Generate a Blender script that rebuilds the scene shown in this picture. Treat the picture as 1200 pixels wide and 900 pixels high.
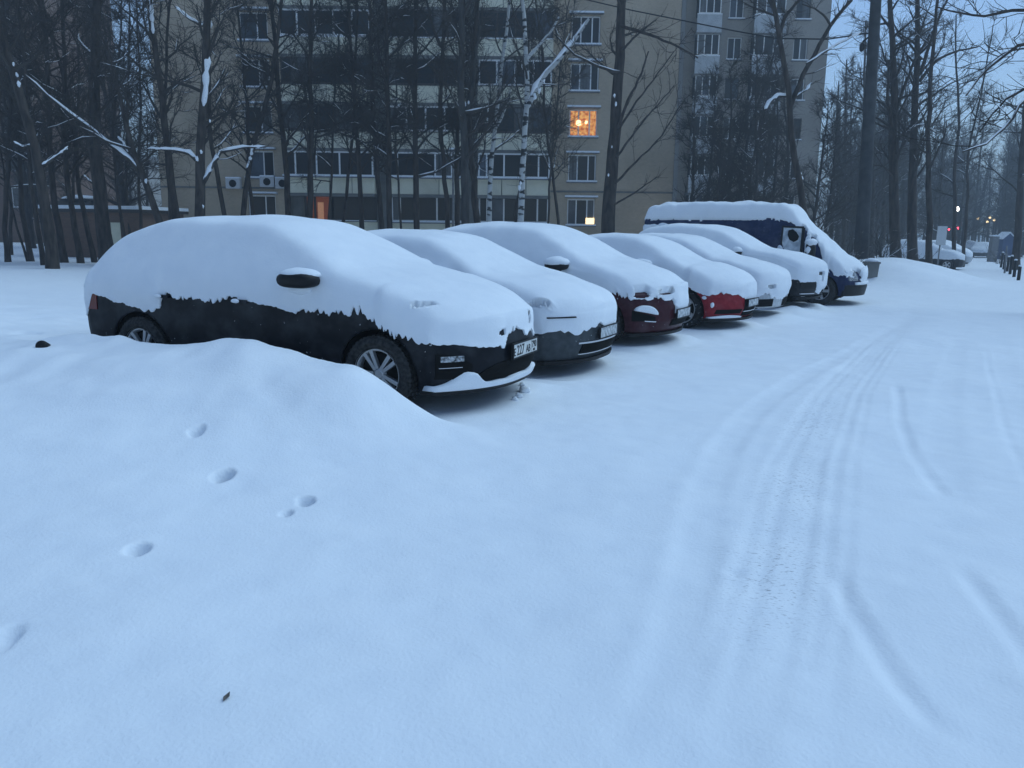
import bpy, math, random
import numpy as np
from mathutils import Vector, Matrix

for o in list(bpy.data.objects): bpy.data.objects.remove(o, do_unlink=True)
SC = bpy.context.scene
COL = SC.collection

# ------------------------------------------------------------------ camera
CAM_H, PITCH, ROLL, FPX = 1.52, 0.2, -0.012, 915.0
_F = np.array([0, math.cos(PITCH), -math.sin(PITCH)])
_u = np.array([0, math.sin(PITCH), math.cos(PITCH)])
_x = np.array([1.0, 0, 0])
_R = math.cos(ROLL) * _x - math.sin(ROLL) * _u
_U = math.sin(ROLL) * _x + math.cos(ROLL) * _u
cd = bpy.data.cameras.new('camera')
cam = bpy.data.objects.new('camera', cd); COL.objects.link(cam)
cd.sensor_width = 36.0
cd.lens = 36.0 * FPX / 1200.0
cd.clip_end = 2000
cd.clip_start = 0.05
M = Matrix(((_R[0], _U[0], -_F[0], 0), (_R[1], _U[1], -_F[1], 0), (_R[2], _U[2], -_F[2], CAM_H), (0, 0, 0, 1)))
cam.matrix_world = M
SC.camera = cam

# ------------------------------------------------------------------ world, sun, exposure
SUN_EL, SUN_ROT = math.radians(54), math.radians(68)
W = bpy.data.worlds.new('World'); SC.world = W; W.use_nodes = True
wn = W.node_tree.nodes; wl = W.node_tree.links
bg = wn['Background']
sky = wn.new('ShaderNodeTexSky'); sky.sky_type = 'NISHITA'; sky.sun_disc = False
sky.sun_elevation = SUN_EL; sky.sun_rotation = SUN_ROT
sky.air_density = 1.0; sky.dust_density = 0.0; sky.ozone_density = 4.2; sky.altitude = 500
wl.new(sky.outputs[0], bg.inputs[0])
bg.inputs[1].default_value = 0.08
sl = bpy.data.lights.new('sun', 'SUN'); sun = bpy.data.objects.new('sun', sl); COL.objects.link(sun)
sl.energy = 1.05; sl.angle = math.radians(55); sl.color = (0.68, 0.90, 1.0)
# direction towards the sun (veiled by the cloud, so a very wide soft source)
sd = Vector((math.sin(SUN_ROT) * math.cos(SUN_EL), math.cos(SUN_ROT) * math.cos(SUN_EL), math.sin(SUN_EL)))
sun.rotation_euler = sd.to_track_quat('Z', 'Y').to_euler()
vs = SC.view_settings
vs.view_transform = 'Standard'; vs.look = 'None'; vs.exposure = 0.98; vs.gamma = 1.0
SC.render.engine = 'CYCLES'
SC.cycles.volume_bounces = 0
SC.cycles.max_bounces = 6

# ------------------------------------------------------------------ geometry helpers
def ray(px, py): return _F + (px - 600) / FPX * _R - (py - 450) / FPX * _U
CP = np.array([0, 0, CAM_H])
def at_z(px, py, z=0.0):
    d = ray(px, py); return CP + d * ((z - CAM_H) / d[2])
def at_y(px, py, y):
    d = ray(px, py); return CP + d * (y / d[1])
def at_d(px, py, t): return CP + d_(px, py) * t
d_ = ray

def tag(o, label=None, cat=None, group=None, kind=None):
    if label: o['label'] = label
    if cat: o['category'] = cat
    if group: o['group'] = group
    if kind: o['kind'] = kind
    return o

def mesh(name, verts, faces, mat=None, parent=None, smooth=False, loc=None):
    me = bpy.data.meshes.new(name)
    if isinstance(verts, np.ndarray): verts = verts.tolist()
    if isinstance(faces, np.ndarray): faces = faces.tolist()
    me.from_pydata(verts, [], faces)
    if smooth: me.shade_smooth()
    if mat: me.materials.append(mat)
    o = bpy.data.objects.new(name, me); COL.objects.link(o)
    if parent: o.parent = parent
    if loc is not None: o.location = loc
    return o

def empty(name, loc, rz=0.0):
    o = bpy.data.objects.new(name, None); COL.objects.link(o)
    o.location = loc; o.rotation_euler = (0, 0, rz); o.empty_display_size = 0.2
    return o

class MB:
    def __init__(s): s.v = []; s.f = []
    def add(s, v, f):
        k = len(s.v); s.v += [tuple(p) for p in v]; s.f += [tuple(i + k for i in q) for q in f]
    def box(s, x0, x1, y0, y1, z0, z1):
        v = [(x0,y0,z0),(x1,y0,z0),(x1,y1,z0),(x0,y1,z0),(x0,y0,z1),(x1,y0,z1),(x1,y1,z1),(x0,y1,z1)]
        s.add(v, [(0,3,2,1),(4,5,6,7),(0,1,5,4),(1,2,6,5),(2,3,7,6),(3,0,4,7)])
        return s
    def lathe(s, prof, n=24, axis='y', c=(0,0,0)):
        v = []; f = []; m = len(prof)
        for k in range(n):
            a = 2 * math.pi * k / n; ca, sa = math.cos(a), math.sin(a)
            for (r, h) in prof:
                if axis == 'y': v.append((c[0] + r * ca, c[1] + h, c[2] + r * sa))
                else: v.append((c[0] + r * ca, c[1] + r * sa, c[2] + h))
        for k in range(n):
            for j in range(m - 1):
                a0 = k * m + j; b0 = ((k + 1) % n) * m + j
                f.append((a0, b0, b0 + 1, a0 + 1))
        s.add(v, f); return s
    def tube(s, pts, rad, n=6):
        V, Fc = tube_mesh([(np.array(pts, float), np.array(rad, float))], n)
        s.add(V.tolist(), Fc.tolist()); return s
    def build(s, name, mat, parent=None, smooth=False):
        return mesh(name, s.v, s.f, mat, parent, smooth)

def tube_mesh(branches, n):
    """branches: list of (pts (k,3), radii (k,)) -> verts, quads"""
    groups = {}
    for p, r in branches: groups.setdefault(len(p), []).append((p, r))
    VV = []; FF = []; base = 0
    ang = np.arange(n) * 2 * math.pi / n
    ca, sa = np.cos(ang), np.sin(ang)
    for k, lst in groups.items():
        P = np.stack([a for a, b in lst]); Rr = np.stack([b for a, b in lst]); B = len(lst)
        T = np.gradient(P, axis=1)
        T /= np.linalg.norm(T, axis=2, keepdims=True) + 1e-9
        ref = np.where(np.abs(T[..., 2:3]) > 0.9, np.array([1.0, 0, 0]), np.array([0, 0, 1.0]))
        ref = np.broadcast_to(ref[:, :1], T.shape)
        A = np.cross(T, ref); A /= np.linalg.norm(A, axis=2, keepdims=True) + 1e-9
        Bn = np.cross(T, A)
        V = P[:, :, None, :] + Rr[:, :, None, None] * (A[:, :, None, :] * ca[None, None, :, None] + Bn[:, :, None, :] * sa[None, None, :, None])
        VV.append(V.reshape(-1, 3))
        idx = np.arange(B * k * n).reshape(B, k, n) + base
        a = idx[:, :-1]; b = idx[:, 1:]
        q = np.stack([a, np.roll(a, -1, 2), np.roll(b, -1, 2), b], -1)
        FF.append(q.reshape(-1, 4)); base += B * k * n
    return np.concatenate(VV), np.concatenate(FF)

def sstep(a, b, x):
    t = np.clip((x - a) / (b - a), 0, 1); return t * t * (3 - 2 * t)

_rs = np.random.RandomState(5)
_NT = _rs.rand(256, 256)
def vnoise(x, y):
    x = np.asarray(x, float); y = np.asarray(y, float)
    xi = np.floor(x).astype(int); yi = np.floor(y).astype(int)
    fx = x - xi; fy = y - yi
    fx = fx * fx * (3 - 2 * fx); fy = fy * fy * (3 - 2 * fy)
    g = lambda a, b: _NT[a % 256, b % 256]
    return ((g(xi, yi) * (1 - fx) + g(xi + 1, yi) * fx) * (1 - fy) + (g(xi, yi + 1) * (1 - fx) + g(xi + 1, yi + 1) * fx) * fy) * 2 - 1

# ------------------------------------------------------------------ materials
def mat(name, col, rough=0.6, metal=0.0, spec=0.5, coat=0.0, emit=None, estr=0.0):
    m = bpy.data.materials.new(name); m.use_nodes = True
    b = m.node_tree.nodes['Principled BSDF']
    b.inputs['Base Color'].default_value = (*col, 1); b.inputs['Roughness'].default_value = rough
    b.inputs['Metallic'].default_value = metal; b.inputs['Specular IOR Level'].default_value = spec
    b.inputs['Coat Weight'].default_value = coat
    if emit: b.inputs['Emission Color'].default_value = (*emit, 1); b.inputs['Emission Strength'].default_value = estr
    return m

def noise_mat(name, c0, c1, scale, rough=0.8, bump=0.0, bdist=0.02, spec=0.3, detail=5, stretch=None, coord='Object', lo=0.35, hi=0.65):
    m = mat(name, c0, rough, spec=spec); nt = m.node_tree; n = nt.nodes; l = nt.links
    b = n['Principled BSDF']
    tc = n.new('ShaderNodeTexCoord'); src = tc.outputs[coord]
    if stretch:
        mp = n.new('ShaderNodeMapping'); mp.inputs['Scale'].default_value = stretch
        l.new(src, mp.inputs[0]); src = mp.outputs[0]
    t = n.new('ShaderNodeTexNoise'); t.inputs['Scale'].default_value = scale; t.inputs['Detail'].default_value = detail
    l.new(src, t.inputs['Vector'])
    r = n.new('ShaderNodeValToRGB'); r.color_ramp.elements[0].position = lo; r.color_ramp.elements[1].position = hi
    r.color_ramp.elements[0].color = (*c0, 1); r.color_ramp.elements[1].color = (*c1, 1)
    l.new(t.outputs['Fac'], r.inputs[0]); l.new(r.outputs[0], b.inputs['Base Color'])
    if bump:
        bp = n.new('ShaderNodeBump'); bp.inputs['Strength'].default_value = bump; bp.inputs['Distance'].default_value = bdist
        l.new(t.outputs['Fac'], bp.inputs['Height']); l.new(bp.outputs[0], b.inputs['Normal'])
    return m

def snow_mat(name, c=(0.80, 0.83, 0.87), grain=60.0, gb=0.25, lump=6.0, lb=0.25, ground=False):
    m = mat(name, c, 0.75, spec=0.25); nt = m.node_tree; n = nt.nodes; l = nt.links; b = n['Principled BSDF']
    tc = n.new('ShaderNodeTexCoord')
    t1 = n.new('ShaderNodeTexNoise'); t1.inputs['Scale'].default_value = grain; t1.inputs['Detail'].default_value = 6
    t2 = n.new('ShaderNodeTexNoise'); t2.inputs['Scale'].default_value = lump; t2.inputs['Detail'].default_value = 4
    for t in (t1, t2): l.new(tc.outputs['Object'], t.inputs['Vector'])
    b1 = n.new('ShaderNodeBump'); b1.inputs['Strength'].default_value = gb; b1.inputs['Distance'].default_value = 0.006
    b2 = n.new('ShaderNodeBump'); b2.inputs['Strength'].default_value = lb; b2.inputs['Distance'].default_value = 0.03
    l.new(t2.outputs['Fac'], b2.inputs['Height']); l.new(t1.outputs['Fac'], b1.inputs['Height'])
    l.new(b2.outputs[0], b1.inputs['Normal']); l.new(b1.outputs[0], b.inputs['Normal'])
    r = n.new('ShaderNodeValToRGB')
    r.color_ramp.elements[0].position = 0.3; r.color_ramp.elements[1].position = 0.7
    r.color_ramp.elements[0].color = (c[0] * 0.94, c[1] * 0.95, c[2] * 0.965, 1); r.color_ramp.elements[1].color = (*c, 1)
    l.new(t2.outputs['Fac'], r.inputs[0])
    out = r.outputs[0]
    if ground:
        # grit and pressed dirt lying in the driven lane, held in a mesh attribute
        at = n.new('ShaderNodeAttribute'); at.attribute_name = 'grit'
        t3 = n.new('ShaderNodeTexNoise'); t3.inputs['Scale'].default_value = 38; t3.inputs['Detail'].default_value = 5
        mp = n.new('ShaderNodeMapping'); mp.inputs['Rotation'].default_value = (0, 0, 0.55); mp.inputs['Scale'].default_value = (1, 2.4, 1)
        l.new(tc.outputs['Object'], mp.inputs[0]); l.new(mp.outputs[0], t3.inputs['Vector'])
        r3 = n.new('ShaderNodeValToRGB'); r3.color_ramp.elements[0].position = 0.57; r3.color_ramp.elements[1].position = 0.70
        l.new(t3.outputs['Fac'], r3.inputs[0])
        mu = n.new('ShaderNodeMath'); mu.operation = 'MULTIPLY'; l.new(at.outputs['Fac'], mu.inputs[0]); l.new(r3.outputs[0], mu.inputs[1])
        mx = n.new('ShaderNodeMix'); mx.data_type = 'RGBA'; l.new(mu.outputs[0], mx.inputs[0])
        l.new(out, mx.inputs[6]); mx.inputs[7].default_value = (0.34, 0.35, 0.38, 1)
        out = mx.outputs[2]
    l.new(out, b.inputs['Base Color'])
    return m

MT = {}
MT['snow'] = snow_mat('snow')
MT['gsnow'] = snow_mat('ground_snow', lump=3.0, lb=0.4, gb=0.5, ground=True)
MT['bsnow'] = mat('branch_snow', (0.8, 0.83, 0.87), 0.8, spec=0.2)
MT['bark'] = noise_mat('bark', (0.024, 0.02, 0.018), (0.07, 0.058, 0.05), 9, 0.95, 0.6, 0.02, stretch=(1, 1, 0.25))
MT['bark_pale'] = noise_mat('bark_grey', (0.03, 0.029, 0.029), (0.07, 0.066, 0.062), 9, 0.95, 0.6, 0.02, stretch=(1, 1, 0.25))
MT['twig'] = mat('twig', (0.05, 0.043, 0.038), 0.9, spec=0.2)
MT['birch'] = noise_mat('birch_bark', (0.025, 0.024, 0.024), (0.42, 0.43, 0.43), 5, 0.8, 0.3, 0.01, stretch=(0.5, 0.5, 1.5), lo=0.42, hi=0.47)
MT['needle'] = noise_mat('needles', (0.012, 0.02, 0.018), (0.03, 0.045, 0.038), 3, 0.9)
MT['tyre'] = noise_mat('tyre', (0.012, 0.012, 0.012), (0.05, 0.05, 0.05), 30, 0.9, 0.3, 0.004)
MT['tyre_dirty'] = noise_mat('tyre_snowy', (0.012, 0.012, 0.012), (0.35, 0.37, 0.4), 26, 0.9, 0.3, 0.004, lo=0.6, hi=0.75)
MT['rim'] = mat('alloy_rim', (0.55, 0.56, 0.58), 0.35, 0.7)
MT['dark'] = mat('dark_plastic', (0.008, 0.008, 0.009), 0.55, spec=.25)
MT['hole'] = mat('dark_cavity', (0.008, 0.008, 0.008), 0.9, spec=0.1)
MT['plate'] = mat('plate_white', (0.62, 0.62, 0.60), 0.5)
MT['plate_frost'] = noise_mat('plate_frosted', (0.25, 0.27, 0.29), (0.6, 0.62, 0.64), 22, 0.8)
MT['ink'] = mat('plate_ink', (0.01, 0.01, 0.01), 0.6)
MT['chrome'] = mat('chrome', (0.6, 0.6, 0.62), 0.2, 1.0)
MT['lamp_glass'] = noise_mat('lamp_glass', (0.05, 0.055, 0.06), (0.5, 0.52, 0.55), 40, 0.15)
MT['red_lamp'] = mat('red_lamp', (0.12, 0.01, 0.01), 0.2)
def paint(n, c, rough=0.35):
    m = noise_mat(n, tuple(x * 0.9 for x in c), tuple(min(1, x * 1.2 + 0.002) for x in c), 14, rough, 0.0, spec=0.16)
    nt = m.node_tree; nd = nt.nodes; l = nt.links; b = nd['Principled BSDF']       # flecks of snow and dried road salt stuck to the panels
    tc = nd.new('ShaderNodeTexCoord'); t = nd.new('ShaderNodeTexNoise'); t.inputs['Scale'].default_value = 34; t.inputs['Detail'].default_value = 3
    t2 = nd.new('ShaderNodeTexNoise'); t2.inputs['Scale'].default_value = 3.5; t2.inputs['Detail'].default_value = 6
    for q in (t, t2): l.new(tc.outputs['Object'], q.inputs['Vector'])
    r = nd.new('ShaderNodeValToRGB'); r.color_ramp.elements[0].position = .715; r.color_ramp.elements[1].position = .75; l.new(t.outputs['Fac'], r.inputs[0])
    r2 = nd.new('ShaderNodeValToRGB'); r2.color_ramp.elements[0].position = .45; r2.color_ramp.elements[1].position = .8; r2.color_ramp.elements[1].color = (.07, .07, .07, 1); l.new(t2.outputs['Fac'], r2.inputs[0])
    ad = nd.new('ShaderNodeMath'); ad.operation = 'MAXIMUM'; l.new(r.outputs[0], ad.inputs[0]); l.new(r2.outputs[0], ad.inputs[1])
    src = b.inputs['Base Color'].links[0].from_socket
    mx = nd.new('ShaderNodeMix'); mx.data_type = 'RGBA'; l.new(ad.outputs[0], mx.inputs[0]); l.new(src, mx.inputs[6]); mx.inputs[7].default_value = (.5, .52, .55, 1)
    l.new(mx.outputs[2], b.inputs['Base Color'])
    return m
MT['graphite'] = paint('graphite_paint', (0.003, 0.0042, 0.0075))
MT['grey'] = paint('grey_paint', (0.045, 0.052, 0.058))
MT['burgundy'] = paint('burgundy_paint', (0.04, 0.006, 0.011))
MT['red'] = paint('red_paint', (0.22, 0.012, 0.02))
MT['silver'] = paint('silver_paint', (0.42, 0.44, 0.46))
MT['black'] = paint('black_paint', (0.012, 0.013, 0.016))
MT['navy'] = paint('navy_paint', (0.006, 0.016, 0.06))

# ------------------------------------------------------------------ ground
TH1 = 0.418                                        # heading of the first car
C1O = np.array([-0.746, 7.055])                    # its front axle on the ground
A1 = np.array([math.cos(TH1), -math.sin(TH1)]); B1 = np.array([math.sin(TH1), math.cos(TH1)])
RD = np.array([math.sin(math.radians(35)), math.cos(math.radians(35))])   # along the row of cars
ND = np.array([RD[1], -RD[0]])                                              # out to the lane

_gs = np.array([-50, 4, 6, 18, 60, 100, 300, 900.0]); _gz = np.array([0, 0, -0.03, -0.25, -0.75, -1.3, -2.2, -2.4])
def base_slope(x, y):
    s = x * RD[0] + y * RD[1]
    return np.interp(s, _gs, _gz)

def ridge_profile():
    px = [(20, 398), (60, 397), (97, 397), (140, 397), (190, 402), (225, 402), (250, 400), (300, 399), (330, 404), (360, 420), (395, 422), (418, 424), (450, 447), (472, 464), (505, 478), (535, 490)]
    n = np.array([B1[0], B1[1], 0]); out = []
    O = np.array([C1O[0], C1O[1], 0])
    for a, b in px:
        d = ray(a, b); t = (-1.32 - (CP - O) @ n) / (d @ n); P = CP - O + t * d
        out.append((P[0] * A1[0] + P[1] * A1[1], P[2]))
    out = [q for q in out if q[0] < .4] + [(.54, .235), (.75, .12), (1.0, .05), (1.35, .0)]
    return np.array(out)
RP = ridge_profile()
_rx = np.linspace(RP[0, 0] - 3, RP[-1, 0] + 1.5, 700)
_rz = np.interp(_rx, np.concatenate([RP[:, 0], [RP[-1, 0] + .15]]), np.concatenate([RP[:, 1].clip(0, 1), [0]]))

MOUNDS = []   # x, y, height, radius along u, radius along v, angle
def mound_px(px, py, depth, h, ru, rv, ang=0.0):
    P = at_d(px, py, depth); MOUNDS.append((P[0], P[1], h, ru, rv, ang))
mound_px(20, 345, 11.3, 0.10, 2.4, .9, 0.25)
mound_px(10, 318, 24.0, 0.1, 6, 2.5, 0.1)
# snow thrown up beside and between the noses of the parked cars
for (a, b, dd, hh, r1, r2) in [(655, 405, 9.3, 0.14, .5, .3), (745, 388, 11.0, 0.14, .6, .3), (835, 372, 13.0, 0.16, .8, .35), (900, 364, 15.0, 0.2, .8, .4), (932, 358, 16.5, .2, .6, .4)]:
    mound_px(a, b, dd, hh, r1, r2, 0.5)
# ploughed bank beyond the van
for (a, b, dd, hh, r1, r2) in [(1040, 322, 28, 0.62, 2.2, 1.4), (1065, 318, 31, 0.55, 2.5, 1.5), (1020, 318, 30, 0.6, 2.5, 1.6), (1085, 316, 34, .35, 1.6, 1.2), (1000, 318, 33, .4, 3, 2)]:
    mound_px(a, b, dd, hh, r1, r2, -0.6)
# bank to the right of the lane
for k in range(9):
    c = np.array([22.5, 29.0]) + RD * (k * 5.0); MOUNDS.append((c[0] + .5, c[1] - .5, 0.5 + 0.1 * (k % 3), 3.0, 1.6, -0.96))

RUTS = []     # polyline, half width, depth, rim
def rut(pts, w, d, rim=0.4, fade=0.8): RUTS.append((np.array([at_z(a, b, 0)[:2] for a, b in pts]), w, d, rim, fade))
rut([(972, 655), (985, 685), (1003, 720), (1030, 765), (1062, 808), (1095, 845), (1145, 880)], 0.04, 0.016, 0.15)
rut([(1115, 655), (1135, 680), (1165, 720), (1200, 765), (1245, 830)], 0.04, 0.014, 0.15)
rut([(1052, 440), (1056, 490), (1072, 530), (1095, 562), (1112, 585)], 0.04, 0.012, 0.15)
rut([(1085, 340), (1045, 380), (990, 430), (945, 500), (925, 600), (905, 690), (870, 790), (825, 900), (790, 990)], 0.13, 0.009, 0.3, 2.0)
rut([(1095, 335), (1062, 370), (1025, 410), (985, 480), (965, 560), (955, 640), (945, 760), (940, 900)], 0.11, 0.006, 0.3, 2.0)
rut([(1140, 335), (1125, 380), (1110, 450), (1105, 520), (1110, 600)], 0.11, 0.006, 0.3, 2.0)
rut([(1160, 340), (1175, 400), (1190, 470), (1215, 560)], 0.12, 0.006, 0.3, 2.0)
rut([(1090, 345), (1010, 395), (930, 440), (880, 480), (848, 525), (828, 580), (815, 650), (795, 750), (760, 860), (730, 940)], 0.10, 0.010, 0.35, 2.0)
for k_, (o_, w_) in enumerate([(-52, .03), (-24, .025), (22, .025), (44, .03), (70, .02)]):
    rut([(1092 + o_ * .12, 342), (1035 + o_ * .3, 392), (985 + o_ * .5, 450), (945 + o_ * .8, 540), (925 + o_, 640), (900 + o_ * 1.2, 750), (860 + o_ * 1.5, 900)], w_, .006, .3, 3.0)
rut([(1150, 345), (1160, 420), (1180, 500), (1220, 600)], .03, .006, .3, 2.0)
GRIT = [RUTS[3][0]]

PRINTS = [(268, 451, .12, .045, .03), (232, 528, .04, .03, .08), (262, 557, .05, .038, .16), (335, 592, .025, .02, .05), (358, 580, .042, .03, .10), (157, 636, .042, .03, .11), (0, 732, .06, .04, .04), (125, 455, .16, .07, .02), (36, 428, .12, .06, .04), (860, 670, .04, .02, .012)]
PRI = [(at_z(a, b, 0.05 if a < 500 else 0.0), rx, ry, d) for a, b, rx, ry, d in PRINTS]

def polydist(X, Y, pl):
    D = np.full(X.shape, 1e9); T = np.zeros(X.shape); acc = 0.0
    for a, b in zip(pl[:-1], pl[1:]):
        ab = b - a; L = np.hypot(*ab)
        t = np.clip(((X - a[0]) * ab[0] + (Y - a[1]) * ab[1]) / (L * L), 0, 1)
        d = np.hypot(X - a[0] - t * ab[0], Y - a[1] - t * ab[1])
        m = d < D; D = np.where(m, d, D); T = np.where(m, acc + t * L, T); acc += L
    return D, T, acc

def _gauss(y, sig):
    dx = _rx[1] - _rx[0]; k = int(3 * sig / dx); t = np.arange(-k, k + 1) * dx; w = np.exp(-t * t / (2 * sig * sig)); w /= w.sum()
    return np.convolve(np.pad(y, k, mode='edge'), w, 'valid')
_rz_fine = _gauss(_rz, .07); _rz_soft = _gauss(_rz, .45)
CARS_ON_GROUND = []     # filled with (x,y,heading,length,half width, ground z) so snow is lower under the cars

def height(X, Y, fine=True):
    X = np.asarray(X, float); Y = np.asarray(Y, float)
    Z = base_slope(X, Y)
    # long bank between the camera and the first car
    dx = X - C1O[0]; dy = Y - C1O[1]
    xl = dx * A1[0] + dy * A1[1]; yl = dx * B1[0] + dy * B1[1]
    e = yl + 1.32
    mixw = sstep(0.05, 1.1, np.abs(e))
    zr = np.interp(xl, _rx, _rz_fine) * (1 - mixw) + np.interp(xl, _rx, _rz_soft) * mixw
    prof = np.where(e < 0, np.exp(-(np.abs(e) / (0.75 + 1.3 * sstep(1.2, -2.5, xl))) ** 1.6), np.exp(-(e / 0.22) ** 2))
    tail = sstep(-3.5, -4.1, xl)           # behind its tail the bank simply goes on
    prof = np.where(e > 0, np.maximum(prof, tail * np.exp(-(e / 2.6) ** 2)), prof)
    Z = Z + np.clip(zr, 0, 1) * prof * (1 + .055 * vnoise(X * 1.7 + 40, Y * 1.7) + .05 * vnoise(X * 4.3, Y * 4.3 + 11))
    # deeper undisturbed snow behind the row
    n = X * ND[0] + Y * ND[1]
    Z = Z + 0.10 * sstep(-8.5, -11.0, n)
    for (mx, my, mh, ru, rv, a) in MOUNDS:
        u = (X - mx) * math.cos(a) + (Y - my) * math.sin(a); v = -(X - mx) * math.sin(a) + (Y - my) * math.cos(a)
        Z = Z + mh * np.exp(-(u / ru) ** 2 - (v / rv) ** 2)
    Z = Z + 0.035 * vnoise(X * 0.55 + 3, Y * 0.55) + 0.016 * vnoise(X * 1.4, Y * 1.4 + 9) * (1 + 0 * X)
    lane = np.exp(-((n - 4.6) / 2.2) ** 4)
    Z = Z + 0.012 * vnoise(X * 3.1, Y * 3.1 + 4) * (0.5 + 0.5 * lane) + .003 * vnoise(X * 9, Y * 9 + 2)
    Z = Z - 0.03 * lane
    for (cx, cy, th, L, w, gz) in CARS_ON_GROUND:
        ux = (X - cx) * math.cos(th) - (Y - cy) * math.sin(th); vy = (X - cx) * math.sin(th) + (Y - cy) * math.cos(th)
        m = sstep(-0.3, 0.15, ux) * sstep(L + 0.12, L - 0.22, ux) * sstep(w + 0.16, w - 0.06, np.abs(vy))
        Z = Z * (1 - m) + (gz + 0.01) * m
    if fine:
        near = (Y < 30)
        for pl, w, d, rim, fade in RUTS:
            D, T, L = polydist(X, Y, pl)
            wob = 1 + 0.35 * vnoise(T * 4, T * 0 + w * 100)
            env = sstep(0, fade * .4, T) * sstep(L, L - fade * .4, T)
            Dn = D / w
            Z = Z + env * wob * (-d * np.exp(-Dn ** 4 * 0.8) + d * rim * np.exp(-((Dn - 1.5) / 0.45) ** 2))
        for P, rx, ry, d in PRI:
            q = ((X - P[0]) / rx) ** 2 + ((Y - P[1]) / (ry * 2.0)) ** 2; q = q * (1 + .5 * vnoise(X * 14 + rx * 90, Y * 14))
            Z = Z - d * np.exp(-q ** 3) 
    return Z

# ------------------------------------------------------------------ cars
def smooth1(xs, y, sig):
    dx = xs[1] - xs[0]; k = max(1, int(3 * sig / dx)); t = np.arange(-k, k + 1) * dx
    w = np.exp(-t * t / (2 * sig * sig)); w /= w.sum()
    yp = np.concatenate([2 * y[0] - y[k:0:-1], y, 2 * y[-1] - y[-2:-k - 2:-1]])
    return np.convolve(yp, w, 'valid')

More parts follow.
